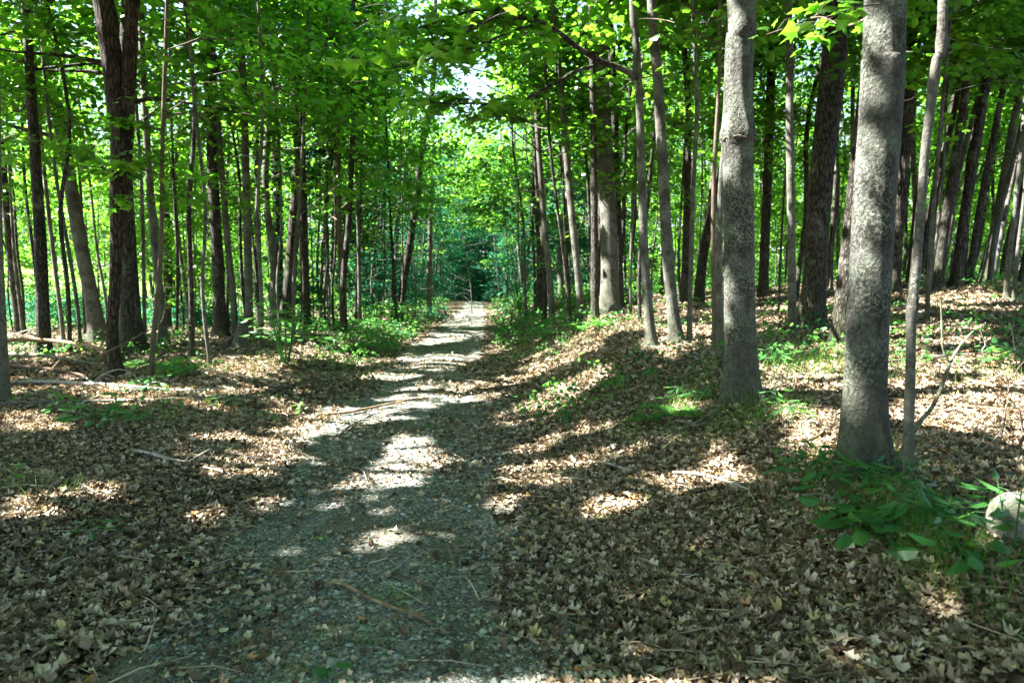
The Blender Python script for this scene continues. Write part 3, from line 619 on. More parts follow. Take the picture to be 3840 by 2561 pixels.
for idx, (label, grp, bark, dp, opt) in enumerate(T):
    pts, rad = TRACED[idx]; o = dict(opt); d = pts[0][1]
    if o.get("ring"): o["ring"] = ring_for(o["ring"], idx)
    if 'sides' not in o: o['sides'] = 20 if d < 9 else (14 if d < 14 else 9)
    o.setdefault('H', 13.5)
    o['tmpl'] = MID if d < 26 else QUAD
    ex = None; forks = ()
    Yb = d
    if idx == 5:      # the fork
        f0 = at_y(280, 250, Yb)
        s = Yb / FPX / 2
        top1 = at_y(235, -10, Yb); top2 = at_y(308, -10, Yb)
        forks = [(np.array([at_y(272, 270, Yb), at_y(262, 175, Yb), at_y(250, 90, Yb), top1, top1 + [-.5, 0, 2.5], top1 + [-.6, .3, 6]]), np.array([40, 44, 44, 42, 30, 6]) * s),
                 (np.array([at_y(290, 270, Yb), at_y(296, 190, Yb), at_y(301, 90, Yb), top2, top2 + [.5, 0, 2.5], top2 + [.9, -.3, 6]]), np.array([28, 29, 28, 27, 20, 4]) * s)]
        o['crown_z'] = None
        def ex(l, w, rg, root, base, tops=(top1, top2)):
            for tp, dx in zip(tops, (-.5, .6)):
                ax = axis_fn(np.array([tp, tp + [dx, 0, 2.5], tp + [dx * 1.3, 0, 6]]))
                crown(l, w, rg, ax, tp[2] + .3, tp[2] + 6.5, 3.4, 12, 7, 42, .17, MID, .85, True)
    elif idx == 7:    # near maple spray hanging before the fork tree
        def ex(l, w, rg, root, base):
            for line, nsp in (([(374,300),(340,290),(290,275),(230,285)], 10), ([(372,380),(330,370),(285,385)], 7), ([(370,450),(340,448),(300,455),(275,462)], 6), ([(376,270),(420,260),(470,275),(520,300)], 9)):
                P = [at_y(x, y, Yb - .10 * i * (1 if x < 375 else -.5)) for i, (x, y) in enumerate(line)]
                spray_branch(l, w, rg, P, .012, MAPLE, .13, nsp, 9, .16, .12, root, base, 'sapling', .2)
    elif idx == 18:
        def ex(l, w, rg, root, base):
            P = [at_y(x, y, Yb - .3 * i) for i, (x, y) in enumerate([(690,272),(715,240),(760,205),(820,158),(880,130),(940,90)])]
            spray_branch(l, w, rg, P, .06, MID, .14, 14, 24, .35, .3, root, base, 'dark', .1, .45)
            P = [at_y(x, y, Yb - .25 * i) for i, (x, y) in enumerate([(690,140),(740,80),(800,30),(850,-10)])]
            spray_branch(l, w, rg, P, .05, MID, .14, 14, 24, .35, .3, root, base, 'dark', .1, .3)
    elif idx == 35:
        def ex(l, w, rg, root, base):
            P = [at_y(x, y, Yb - .22 * i) for i, (x, y) in enumerate([(1466,182),(1430,160),(1380,142),(1330,112),(1290,80),(1250,55),(1200,40),(1150,32),(1100,60),(1040,85)])]
            spray_branch(l, w, rg, P, .042, MAPLE, .15, 22, 10, .22, .22, root, base, 'dark', .25, .62)
            P = [at_y(x, y, Yb - .18 * i - .5) for i, (x, y) in enumerate([(1370,150),(1320,165),(1280,190),(1230,215),(1190,238),(1140,242),(1090,238),(1040,240),(980,235)])]
            spray_branch(l, w, rg, P, .026, MAPLE, .14, 20, 10, .22, .2, root, base, 'dark', .15, .5)
            P = [at_y(x, y, Yb - .35 * i - 1.2) for i, (x, y) in enumerate([(1250,55),(1180,70),(1100,105),(1020,125),(940,150),(880,160)])]
            spray_branch(l, w, rg, P, .02, MAPLE, .15, 24, 10, .24, .22, root, base, 'dark', .3, .2)
            P = [at_y(x, y, Yb - .35 * i - 1.0) for i, (x, y) in enumerate([(1200,40),(1130,20),(1050,35),(980,60),(900,75)])]
            spray_branch(l, w, rg, P, .02, MAPLE, .15, 20, 10, .24, .22, root, base, 'dark', .3, .2)
    elif idx == 44:   # near leaves hanging into the top right corner
        def ex(l, w, rg, root, base):
            P = [at_y(x, y, Yb - .25 * i - .1) for i, (x, y) in enumerate([(2020,10),(1990,14),(1960,20),(1920,34),(1890,60)])]
            spray_branch(l, w, rg, P, .006, MAPLE, .10, 4, 2, .06, .04, root, base, 'sapling', .3, .45, False)
            P = [at_y(x, y, Yb + .5 + .2 * i) for i, (x, y) in enumerate([(2000,40),(1940,60),(1880,40),(1820,60),(1760,80)])]
            spray_branch(l, w, rg, P, .01, MAPLE, .10, 7, 6, .2, .15, root, base, 'sapling', -.2, .3, False)
    build_tree(label, grp, bark, pts, rad, 100 + idx, name="tree" if rad[0] > .05 else "sapling", forks=forks, extra=ex, **o)

# ---- unseen trees added beside and behind the viewpoint to shade the ground
GS = "unseen tall trees added for shade around the viewpoint"
k = 0
for (x, y) in [(-6.5,-2.5),(-10.5,-4.5),(-3.2,-6.0),(-7.5,-8),(-12.5,0.8),(-8.6,1.6),(-13.5,5.5),(-17,2),(-12,9.6),(-17.5,8),(2.6,-3.8),(-4.6,1.6),(-2.0,-2.6),(4.2,1.2),(-16,-4),(-18,13),(-9.2,5.8),(6.5,4.0),(8.5,-1),(0.5,-8),(5.5,-7),(-5,-11),(10,4),(1.5,-12),(-10,-12),(11,-7)]:
    b = np.array([x, y, float(height(x, y))]); r0 = .13 + .08 * ((k * 37) % 10) / 10
    pts = np.array([b, b + [.05, .02, 3], b + [.1 * ((k % 5) - 2), .1, 7]])
    build_tree("unseen tall tree added for shade beside the viewpoint, outside the picture's left and lower edges", GS, 'gray', pts, [r0, r0 * .8, r0 * .65], 400 + k, H=14.5, crown_z=(7.2, 14.0), Rm=4.0, limbs=20, per=9, leaves=42, size=.23, spray_r=1.0, sides=8, tmpl=QUAD); k += 1

# ---- the further trees of the wood
rg = np.random.default_rng(21)
placed = [t[0][0][:2] for t in TRACED]
zones = [("slender tree deep in the wood left of the trail", "far trees left of the trail"), ("slender tree deep in the wood right of the trail", "far trees right of the trail"), ("distant tree closing the end of the trail", "trees at the end of the trail")]
cnt = 0; tries = 0
while cnt < 210 and tries < 9000:
    tries += 1
    y = 15 + 52 * rg.uniform() ** 1.2; x = rg.uniform(-.86, .86) * y
    u = x - path_x(y)
    if abs(u) < 2.2 and y < 68: continue
    if x / y < -.42 and y > 25 and np.hypot(x, y) > 31 and rg.uniform() < .7: continue
    if min(np.hypot(x - p[0], y - p[1]) for p in placed) < .9: continue
    placed.append(np.array([x, y])); b = np.array([x, y, float(height(x, y))])
    thin = rg.uniform() < .68
    r0 = rg.uniform(.035, .075) if thin else rg.uniform(.09, .19)
    lean = rg.normal(0, .045, 2) + np.array([.05 * x / y, 0])
    pts = np.array([b, b + [lean[0] * 2 + rg.normal(0, .05), lean[1] * 2, 2.], b + [lean[0] * 4.5 + rg.normal(0, .12), lean[1] * 4.5, 4.5], b + [lean[0] * 8 + rg.normal(0, .2), lean[1] * 8, 8]])
    z = 2 if abs(u) < 4 and y > 50 else (0 if u < 0 else 1)
    teal = abs(u + .5) < 4 and y > 40
    bark = ['dark', 'dark', 'furrow', 'gray', 'dark', 'gray'][rg.integers(6)]
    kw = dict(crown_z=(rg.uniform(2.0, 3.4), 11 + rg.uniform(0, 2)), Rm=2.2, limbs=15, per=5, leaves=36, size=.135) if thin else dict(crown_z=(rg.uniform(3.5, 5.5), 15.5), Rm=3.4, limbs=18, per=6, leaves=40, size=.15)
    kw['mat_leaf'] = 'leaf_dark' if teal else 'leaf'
    build_tree(zones[z][0] if not thin else zones[z][0].replace("slender tree", "thin pole tree").replace("distant tree", "thin distant tree"), zones[z][1] + (", thin" if thin else ""), bark, pts, np.array([1, .86, .74, .6]) * r0, 1000 + cnt, H=12 if thin else 16, spray_r=.7, sides=7 if y > 25 else 9, steps=3, tmpl=QUAD, name="tree" if not thin else "sapling", **kw)
    cnt += 1

# ---- slim dark poles, and the leaning thicket on the right
rg = np.random.default_rng(77); cnt = 0
while cnt < 95:
    thick = cnt >= 62
    if thick: y = rg.uniform(13.5, 27); x = y * rg.uniform(.56, .86)
    else: y = rg.uniform(11, 34); x = rg.uniform(-.82, .62) * y
    u = x - path_x(y)
    if abs(u) < 2.6 or (u > 0 and y < 13) or min(np.hypot(x - p[0], y - p[1]) for p in placed) < .55: continue
    placed.append(np.array([x, y])); b = np.array([x, y, float(height(x, y))])
    ln_ = rg.uniform(.10, .24) if thick else rg.normal(0, .03) + .04 * x / y; r0 = rg.uniform(.04, .11) if thick else rg.uniform(.022, .05)
    pts = np.array([b + [ln_ * q + rg.normal(0, .04) * (q > 0), rg.normal(0, .03) * q, q] for q in (0, 1.2, 2.6, 4.4, 7.0)])
    la, gg = ("leaning dark trunk of the crowded thicket on the right slope", "leaning trunks of the right thicket") if thick else (("bare slim dark pole between the big trees on the left", "slim poles on the left") if u < 0 else ("bare slim dark pole between the big trees on the right", "slim poles on the right"))
    build_tree(la, gg, 'dark' if rg.uniform() < .7 else 'gray', pts, np.array([1, .92, .85, .75, .6]) * r0, 2000 + cnt, H=9.5, crown_z=(5.0, 9.5), Rm=1.4, limbs=8, per=4, leaves=26, size=.13, spray_r=.5, sides=7, steps=4, tmpl=QUAD, name="tree" if r0 > .06 else "sapling"); cnt += 1

# ---- trees whose crowns meet over the trail
rg = np.random.default_rng(31)
for q, (y, sd, thin) in enumerate([(15.5,-1,1),(17,1,1),(19,-1,0),(21.5,1,1),(23,-1,1),(25.5,1,0),(27,-1,1),(30,1,1),(32,-1,0),(35,1,0),(38,-1,1),(41,1,0),(45,-1,0),(50,1,0),(54,-1,0),(58,1,0),(20,1,1),(28.5,-1,1)]):
    x = float(path_x(y)) + sd * rg.uniform(2.1, 3.6); b = np.array([x, y, float(height(x, y))]); r0 = .045 if thin else .10
    pts = np.array([b + [-sd * .06 * z + rg.normal(0, .05), rg.normal(0, .03) * z, z] for z in (0, 1.5, 3.2, 5.5, 8.)])
    pts[0] = b
    build_tree("slim tree at the trail's edge with its crown reaching over the trail" if thin else "sturdier tree at the trail's edge with its crown reaching over the trail", "trees meeting over the trail" + (", slim" if thin else ""), 'dark' if q % 3 else 'gray', pts, np.array([1, .9, .8, .7, .55]) * r0, 3000 + q,
               H=12 if thin else 15, crown_z=(2.4 if thin else 3.2, 11 if thin else 14.5), Rm=2.6 if thin else 3.6, limbs=18, per=6, leaves=40, size=.14, spray_r=.65, sides=8, steps=4, tmpl=MID if y < 22 else QUAD, name="sapling" if thin else "tree", mat_leaf='leaf')

# ---- understorey saplings with low layered foliage
GU = "leafy saplings under the big trees"
us = [(-9,21),(-6.5,24),(-12,23),(-15,25),(-18,24),(-20,21),(-11,36),(-15,31),(-13,28),(9,25),(12,27),(15,24),(8,33),(13,34),(18,29),(20,24),(22,33),(16,40),(10,42),(25,28),(28,32),(24,22)]
ru = np.random.default_rng(44)
for q in range(54):
    y = ru.uniform(21, 68); sd = -1 if q % 2 else 1
    us.append((float(path_x(y)) + sd * (ru.uniform(2.2, 6.0) if q < 44 else ru.uniform(0, 2)) * 1, y if q < 44 else ru.uniform(66, 74)))
for q in range(24):
    y = ru.uniform(24, 44); us.append((ru.uniform(-.75, .8) * y, y))
for k, (x, y) in enumerate(us):
    b = np.array([x, y, float(height(x, y))]); rg2 = np.random.default_rng(600 + k)
    pts = np.array([b, b + [rg2.normal(0, .1), 0, 1.5], b + [rg2.normal(0, .25), 0, 4]])
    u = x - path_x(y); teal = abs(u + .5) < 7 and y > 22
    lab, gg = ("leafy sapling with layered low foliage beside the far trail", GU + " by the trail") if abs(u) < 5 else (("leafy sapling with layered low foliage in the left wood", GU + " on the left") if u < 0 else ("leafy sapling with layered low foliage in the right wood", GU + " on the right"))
    build_tree(lab, gg, 'gray', pts, [.035, .03, .022], 700 + k, H=6.5, crown_z=(.5 if abs(u) < 7 else .9, 6.4), Rm=2.1, limbs=17, per=6, leaves=46, size=.125, spray_r=.6, sides=6, steps=3, tmpl=QUAD, name="sapling", mat_leaf='leaf_dark' if teal else 'leaf')

# ---- the wood beyond, one mass of leaves
fw = MB(); rg = np.random.default_rng(5)
nC = 7500
ang = rg.uniform(-.92, .92, nC); dist = rg.uniform(44, 84, nC)
left = ang < -.34
mid = np.abs(ang + .058) < .11
dist = np.where(left, rg.uniform(58, 92, nC), dist); dist = np.where(mid, rg.uniform(70, 96, nC), dist)
Cx = ang * dist; Cy = dist; Cz = height(Cx, Cy) + rg.uniform(0, 1, nC) ** 1.5 * np.where(left, 11, np.where(ang > .42, 10, 20)) + np.where(left, 1.5, 0.2)
CC = np.column_stack([Cx, Cy, Cz]); RR = rg.uniform(.9, 1.9, nC); fw2 = MB()
xm = rg.uniform(-.18, .06, 1500); ym = rg.uniform(66, 90, 1500); CC = np.vstack([CC, np.column_stack([xm * ym, ym, height(xm * ym, ym) + rg.uniform(.2, 16, 1500)])]); RR = np.append(RR, rg.uniform(1.2, 2.2, 1500)); mid = np.append(mid, np.ones(1500, bool))
low = CC[:, 2] < 7.5
for mb_, k_ in ((fw, ~(mid & low)), (fw2, mid & low)):
    spray_leaves(mb_, rg, CC[k_], RR[k_], 40, .30, QUAD, np.tile([[0, -1., 0]], (k_.sum(), 1)), cull=False, vjit=.35, flat=.6)
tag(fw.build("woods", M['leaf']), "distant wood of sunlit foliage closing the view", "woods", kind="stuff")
tag(fw2.build("woods", M['leaf_dark']), "shaded blue green wood where the trail ends", "woods", kind="stuff")  # its shaded look is coloured in by the darker leaf material

# ------------------------------------------------------------------ undergrowth mass behind the left trees and low ground cover
gc = MB(); rg = np.random.default_rng(12)
pos = []
while len(pos) < 3400:
    y = 7 + 36 * rg.uniform() ** 1.3; x = rg.uniform(-.8, .8) * y; u = x - path_x(y)
    dens = vnoise(x * .4, y * .4, 77)
    if abs(u) < 1.25: continue
    near = math.exp(-((abs(u) - 2.3) / 1.0) ** 2)
    if rg.uniform() > (.22 * (dens > .5) + (.6 if u < 0 or y > 15 else .10) * near * (dens > .38) + (.35 * (dens > .42) if u < 0 and 8 < y < 20 and u > -9 else 0) + (.8 if y > 19 and abs(u) < 5 else 0) + (.35 if y > 24 else 0)): continue
    pos.append((x, y, float(height(x, y)) + rg.uniform(.06, .30 + (.5 if y > 24 else 0))))
pos = np.array(pos)
nr = pos[:, 1] < 15
spray_leaves(gc, rg, pos[nr], rg.uniform(.08, .22, nr.sum()), 9, .055, MID, rg.normal(0, .2, (nr.sum(), 3)), cull=False, vjit=.3, flat=.45)
pos = pos[~nr]
spray_leaves(gc, rg, pos, rg.uniform(.12, .34, len(pos)), 13, .085, MID, rg.normal(0, .2, pos.shape), cull=False, vjit=.3, flat=.4)
tag(gc.build("ground_cover", M['plant']), "low green seedlings and ground cover spread over the leaf litter", "ground cover", kind="stuff")

hedge = MB(); nC = 700; hx = rg.uniform(-27, -11, nC); hy = 25 + (rg.uniform(0, 1, nC)) * 5 - .1 * (hx + 18)
hz = height(hx, hy) + rg.uniform(.05, 1, nC) ** 1.3 * 1.0
spray_leaves(hedge, rg, np.column_stack([hx, hy, hz]), rg.uniform(.3, .6, nC), 30, .12, QUAD, np.zeros((nC, 3)), cull=False, vjit=.4, flat=.6)
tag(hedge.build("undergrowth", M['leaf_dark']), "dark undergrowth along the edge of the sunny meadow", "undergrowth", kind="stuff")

# ------------------------------------------------------------------ leaf litter
lit = MB(); rg = np.random.default_rng(3)
def litter(n, y0, y1, tm, smin, smax, pw=1.0):
    y = y0 + (y1 - y0) * rg.uniform(0, 1, n) ** pw; x = rg.uniform(-.82, .82, n) * (y + .6)
    u = x - path_x(y); hw = path_half(y) * (.86 + .7 * (fbm(x * 1.6, y * 1.1, 15) - .5))
    pr = np.where(np.abs(u) < hw, .045 + .10 * smooth(5, 13, y) + (.22 + .25 * smooth(6, 11, y)) * smooth(.52, .8, fbm(x * 1.3, y * .7, 16)), 1.0) * np.where(vnoise(x * 1.5, y * 1.5, 18) > .82, .45, 1)
    pr = np.where((np.abs(u) > hw) & (np.abs(u) < hw + .35), .45, pr)
    k = rg.uniform(0, 1, n) < pr; x, y = x[k], y[k]; m = len(x)
    P = np.column_stack([x, y, height(x, y) + rg.uniform(.004, .035, m)])
    nn = np.array([0, 0, 1.]) + rg.normal(0, .33, (m, 3)); tt = rg.normal(0, 1, (m, 3)) * [1, 1, .3]
    rr = np.clip(rg.beta(1.25, 1.35, m) * .92 + (rg.uniform(0, 1, m) > .965) * .5 + (fbm(x * .8, y * .8, 52) - .5) * .3, 0, 1)
    add_leaves(lit, tm, P, nn, tt, smin * .7 + (smax * 1.15 - smin * .7) * rg.beta(1.3, 2.2, m), rr, rg.normal(.15, .75, m))
litter(26000, 2.2, 8, MAPLE, .026, .062, .9)
litter(40000, 2.2, 8, OVATE, .025, .065, .9)
litter(130000, 2.2, 8, CRUMB, .022, .060, .9)
litter(90000, 7.5, 20, MID, .04, .085, .85)
litter(80000, 7.5, 14, CRUMB, .03, .075, .85)
litter(40000, 19, 42, QUAD, .09, .17, .85)
# small twigs mixed in the litter
n = 1500; y = 2.3 + 14 * rg.uniform(0, 1, n) ** 1.4; x = rg.uniform(-.8, .8, n) * y
for a, b in zip(x, y):
    if abs(a - path_x(b)) < .8 and rg.uniform() < .75: continue
    th = rg.uniform(0, np.pi) if rg.uniform() < .4 else rg.normal(0, .5); L_ = rg.uniform(.08, .42); d = np.array([math.cos(th), math.sin(th)]) * L_ / 2
    m_ = rg.normal(0, .02, 2)
    p = np.array([[a - d[0], b - d[1]], [a + m_[0], b + m_[1]], [a + d[0], b + d[1]]])
    p3 = np.column_stack([p, height(p[:, 0], p[:, 1]) + np.array([.02, .035, .015]) + rg.uniform(0, .015)])
    lit.add(*tube(p3, np.array([1, .8, .4]) * rg.uniform(.0018, .0045), 4), rg.uniform(.1, .8))
tag(lit.build("leaf_litter", M['litter']), "brown dead maple leaves covering the forest floor", "leaf litter", kind="stuff")

# ------------------------------------------------------------------ gravel
gv = MB(); rg = np.random.default_rng(9)
OCT = np.array([[1,0,0],[0,1,0],[-1,0,0],[0,-1,0],[0,0,.7],[.707,.707,.15],[-.707,.707,-.1],[-.707,-.707,.15],[.707,-.707,-.1]], float)
OF = np.array([[4,0,5],[4,5,1],[4,1,6],[4,6,2],[4,2,7],[4,7,3],[4,3,8],[4,8,0]])
n = 62000; y = 2.2 + 7.5 * rg.uniform(0, 1, n) ** 1.25; u = rg.uniform(-1, 1, n); u = np.sign(u) * np.abs(u) ** .9 * (path_half(y) + .12)
keep = fbm((u + path_x(y)) * 1.7, y * 1.7, 61) < .60; y = y[keep]; u = u[keep]; x = path_x(y) + u; n = len(x)
s = np.clip(rg.lognormal(math.log(.0066), .45, n), .003, .030); a = rg.uniform(0, 2 * np.pi, n)
V = OCT[None] * (1 + rg.normal(0, .14, (n, 9, 1))) * np.stack([np.ones(n), rg.uniform(.65, 1, n), rg.uniform(.5, .9, n)], -1)[:, None]
ca, sa = np.cos(a)[:, None], np.sin(a)[:, None]
V = np.stack([V[..., 0] * ca - V[..., 1] * sa, V[..., 0] * sa + V[..., 1] * ca, V[..., 2]], -1) * s[:, None, None]
V = V + np.column_stack([x, y, height(x, y) + .011 + s * .25])[:, None]
gv.add(V.reshape(-1, 3), (OF[None] + (np.arange(n) * 9)[:, None, None]).reshape(-1, 3), np.repeat(np.clip(rg.beta(2, 2, n), 0, 1), 8))
tag(gv.build("gravel", M['pebble']), "loose grey gravel on the trail", "gravel", kind="stuff")

# ------------------------------------------------------------------ grass
gr = MB(); rg = np.random.default_rng(14)
GB = (np.array([[-.013,0,0],[.013,0,0],[.011,.5,.0],[-.011,.5,.0],[0,1,-.22]]), np.array([[0,1,2,3],[3,2,4,4]]))
def grass_patch(px, py, rx, ry, n, hmin, hmax):
    c = hit(px, py); x = c[0] + rg.normal(0, rx, n); y = c[1] + rg.normal(0, ry, n)
    P = np.column_stack([x, y, height(x, y)]); az = rg.uniform(0, 2 * np.pi, n); ln_ = rg.uniform(.15, 1.0, n)
    t = np.column_stack([np.cos(az) * ln_, np.sin(az) * ln_, np.ones(n)]); nn = np.column_stack([-np.cos(az), -np.sin(az), ln_])
    h_ = rg.uniform(hmin, hmax, n)
    T_ = GB[0]; nn = nrm(nn); t = nrm(t); b = np.cross(t, nn)
    wdt = np.minimum(1.0, .10 / h_)
    v = P[:, None] + h_[:, None, None] * (T_[None, :, 0, None] * wdt[:, None, None] * b[:, None] + T_[None, :, 1, None] * t[:, None] + T_[None, :, 2, None] * -nn[:, None])
    v[:, 4] += -nn * 0 + np.column_stack([np.cos(az) * h_ * .25, np.sin(az) * h_ * .25, -h_ * .15])
    r_ = rg.uniform(0, 1, n)
    f = (np.array([[0,1,2,3]])[None] + (np.arange(n) * 5)[:, None, None]).reshape(-1, 4)
    f2 = (np.array([[3,2,4]])[None] + (np.arange(n) * 5)[:, None, None]).reshape(-1, 3)
    gr.add(v.reshape(-1, 3), f, r_); gr.f.append((f2 + gr.n - 5 * n, r_, 0))
for a in [(2095,1260,.10,.16,260,.10,.30),(2150,1310,.14,.12,150,.1,.28),(2270,1390,.10,.16,110,.1,.26),(2080,1200,.12,.10,150,.1,.26),(2300,1330,.12,.14,110,.1,.28),(2330,1480,.10,.12,70,.08,.2),(560,1480,.1,.06,90,.012,.03),(1010,1262,.10,.04,90,.012,.03),(1080,1540,.10,.04,60,.012,.03),(900,1290,.10,.04,60,.012,.03),(650,1330,.12,.06,80,.012,.03),(1250,1530,.08,.04,50,.012,.03),(1150,1215,.12,.05,80,.012,.03),(820,1190,.15,.08,80,.015,.04),(1000,1010,.2,.15,110,.02,.05),(940,900,.2,.3,90,.02,.06),
          (925,1375,.07,.06,60,.05,.13),(840,1480,.08,.06,60,.04,.11),(760,1470,.09,.06,45,.04,.10),(700,1560,.12,.06,60,.04,.1),(870,1390,.05,.05,30,.04,.1),(960,1265,.14,.05,120,.015,.04),
          (1500,990,.35,.3,300,.1,.25),(1560,920,.5,.4,420,.1,.28),(1680,990,.25,.2,260,.1,.3),(1730,960,.2,.2,200,.1,.28),(1800,850,.5,.5,420,.12,.32),(1890,850,.4,.4,340,.12,.34),(1900,1100,.25,.2,200,.1,.3),
          (1480,900,.5,.5,300,.1,.25),(1330,850,.5,.7,260,.1,.25),(1380,760,.7,1.0,420,.1,.3),(1250,800,.5,.8,300,.08,.2),(790,745,.8,1.2,500,.1,.32),(830,800,.6,.8,260,.08,.22),(740,860,.6,.6,300,.08,.2),(700,880,.5,.4,200,.08,.2),
          (420,860,.4,.4,300,.1,.3),(360,965,.3,.25,160,.08,.2),(500,940,.3,.2,120,.08,.2),(30,1130,.2,.15,160,.06,.2),(540,915,.2,.15,60,.1,.25),(1000,870,.3,.3,120,.03,.07),(960,700,1.0,2.0,300,.1,.3),(2000,1180,.2,.15,180,.1,.25),(1960,1130,.2,.12,120,.1,.25),(700,830,.5,.5,200,.08,.2),(600,830,.5,.5,150,.08,.2),(2300,870,.4,.4,160,.1,.25)]:
    grass_patch(*a)
n = 2600; y = 2.4 + 9 * rg.uniform(0, 1, n) ** 1.3; u = rg.uniform(-1.1, 1.1, n); ok = vnoise((u + path_x(y)) * 2.6, y * 2.6, 66) > .66
grass = tag(gr.build("grass", M['grass']), "thin green grass growing in tufts on the forest floor", "grass", kind="stuff")

# ------------------------------------------------------------------ sticks, logs and branches on the ground
def stick(label, group, mat, dp, lift=None, forks=(), name="fallen_branch", sides=8, cat="fallen branch", rough=.12, seed=1):
    """dp: (pixel x, pixel y, pixel width[, height above ground m])"""
    P = []; r = []
    for q in dp:
        g = hit(q[0], q[1]); w = q[2] * .8 / 2 / FPX * g[1]; hh = q[3] if len(q) > 3 else 0.0
        g = g + [0, 0, w * .75 + hh + .03]; P.append(g); r.append(w)
    c = P[0].copy(); mb = MB()
    pp, rr = resample(np.array(P), np.array(r), 6); V, f, tri = tube(pp, rr, sides, rough, seed, cap=True)
    mb.add(V, f); mb.f.append((tri + mb.n - len(V), np.full(len(tri), .5), 0))
    for fk in forks:
        P2 = []; r2 = []
        for q in fk:
            g = hit(q[0], q[1]); w = q[2] / 2 / FPX * g[1]; P2.append(g + [0, 0, w + (q[3] if len(q) > 3 else 0) + .032]); r2.append(w)
        a, b = resample(np.array(P2), np.array(r2), 5); mb.add(*tube(a, b, 6, .08, seed + 1))
    rs = np.random.default_rng(int(dp[0][0] * 3 + dp[0][1]))
    for k in range(3 if len(dp) > 4 else 1):      # snapped side twigs
        q = pp[rs.integers(len(pp) // 4, len(pp) - 1)]; rw = rr[len(rr) // 2]; a_ = rs.uniform(0, 6.28); L_ = rs.uniform(4, 14) * rw
        e = q + np.array([math.cos(a_) * L_, math.sin(a_) * L_, rs.uniform(.2, .7) * L_]); mb.add(*tube(np.array([q, (q + e) / 2 + rs.normal(0, .08 * L_, 3), e]), np.array([.5, .38, .22]) * rw, 5, .1, 2))
    o = mb.build(name, M[mat], None, c, True); return tag(o, label, cat, group)
def stick_up(label, group, mat, pts, name="fallen_branch", cat="fallen branch"):
    """branches held off the ground: list of polylines of (px, py, width, depth Y)"""
    mb = MB(); c = None
    for line in pts:
        P = np.array([at_y(x, y, d) for x, y, w, d in line]); r = np.array([w * .72 / 2 / FPX * d for x, y, w, d in line])
        for k in range(len(P)): P[k, 2] = max(P[k, 2], float(height(P[k, 0], P[k, 1])) + r[k])
        if c is None: c = P[0].copy()
        a, b = resample(P, r, 5); mb.add(*tube(a, b, 7, .1, 4))
    return tag(mb.build(name, M[mat], None, c, True), label, cat, group)
LG, SG = "fallen logs on the left", "sticks lying on the ground"
stick("long pale fallen trunk lying in the sun beyond its twin, left of trail", LG, 'stick_white', [(20,886,11),(110,885,11),(200,889,11),(300,896,10),(420,905,8),(512,898,5)], name="fallen_log", cat="log")
stick("long thin grey fallen trunk nearest the camera on the left", LG, 'stick_grey', [(-10,937,10),(80,934,10),(175,931,10),(275,928,9),(400,925,8),(500,920,6),(620,908,4)], name="fallen_log", cat="log")
stick("tan barkless log behind the others at the left edge", LG, 'stick_tan', [(15,820,12,.25),(120,818,12,.22),(215,823,9,.15),(262,832,5,.05)], name="fallen_log", cat="log")
stick("mossy grey log just below the tan barkless log", LG, 'stick_moss', [(10,833,12,.1),(90,838,11,.1),(160,845,9,.08),(250,850,6,.02)], name="fallen_log", cat="log")
stick("dark rotten log lowest in the left pile", LG, 'stick_brown', [(15,846,10),(90,852,10),(150,860,8),(205,872,5)], name="fallen_log", cat="log", forks=[[(120,856,6),(150,840,4,.1),(190,832,3,.15)]])
Yb = TRACED[5][0][0][1]
stick_up("reddish dead branch arching across the fork tree's foot", LG, 'stick_brown', [[(205,878,7,Yb-.4),(218,850,7,Yb-.3),(234,818,7,Yb-.25),(262,800,6,Yb-.3),(300,782,6,Yb-.2),(322,768,5,Yb),(350,757,4,Yb+.1),(392,752,3,Yb+.3),(440,747,2,Yb+.4)], [(350,757,3,Yb+.1),(372,735,2,Yb+.2),(380,700,2,Yb+.3)]])
stick_up("bleached twiggy branch propped before the fork tree's foot", LG, 'stick_white', [[(205,885,4,Yb-.5),(222,870,4,Yb-.5),(245,856,4,Yb-.5),(275,848,3,Yb-.5),(300,856,3,Yb-.5),(320,872,3,Yb-.5)], [(240,858,3,Yb-.5),(262,866,2,Yb-.5)], [(228,868,3,Yb-.5),(240,886,2,Yb-.5)], [(150,900,3,Yb-.9),(180,892,3,Yb-.8),(230,893,2,Yb-.8)]])
stick_up("pale tangled dead branch lying far left beneath the trees", LG, 'stick_white', [[(20,775,4,17.5),(50,762,4,17.5),(85,752,3,17.5),(100,747,2,17.5)], [(60,757,3,17.5),(75,768,2,17.5)], [(40,766,3,17.5),(30,750,2,17.5)], [(70,775,3,17),(90,765,2,17),(110,758,2,17)]])
stick("brown peeled log lying across the sunny trail", SG, 'stick_tan', [(728,960,9),(760,958,9),(800,955,9),(850,945,8),(900,934,7),(950,924,7),(985,921,5)], name="fallen_log", cat="log")
stick("dark forked branch just below the brown log on the trail", SG, 'stick_grey', [(778,1010,6),(800,988,6),(830,972,6),(870,955,4),(920,948,3),(960,942,2)], forks=[[(830,972,4),(870,968,3),(900,958,3),(970,944,2)], [(800,988,3),(815,982,2),(840,975,2)]])
stick("stubby pale log end in the leaves left of the trail", SG, 'stick_white', [(316,1048,11),(350,1055,11),(385,1064,10),(420,1070,6),(450,1070,3)])
stick("straight grey stick crossing the sunlit leaves at the trail's left edge", SG, 'stick_grey', [(465,1036,5),(520,1048,5),(580,1059,5),(640,1067,4),(705,1066,3)])
stick("whitish stick half sunk in leaves below the straight grey stick", SG, 'stick_white', [(468,1085,9),(505,1092,8),(545,1105,7),(590,1116,4)])
stick("tan peeled stick lying on the gravel in the foreground", SG, 'stick_tan', [(745,1357,3),(790,1361,8),(850,1390,9),(905,1415,9),(950,1432,9),(987,1449,8)])
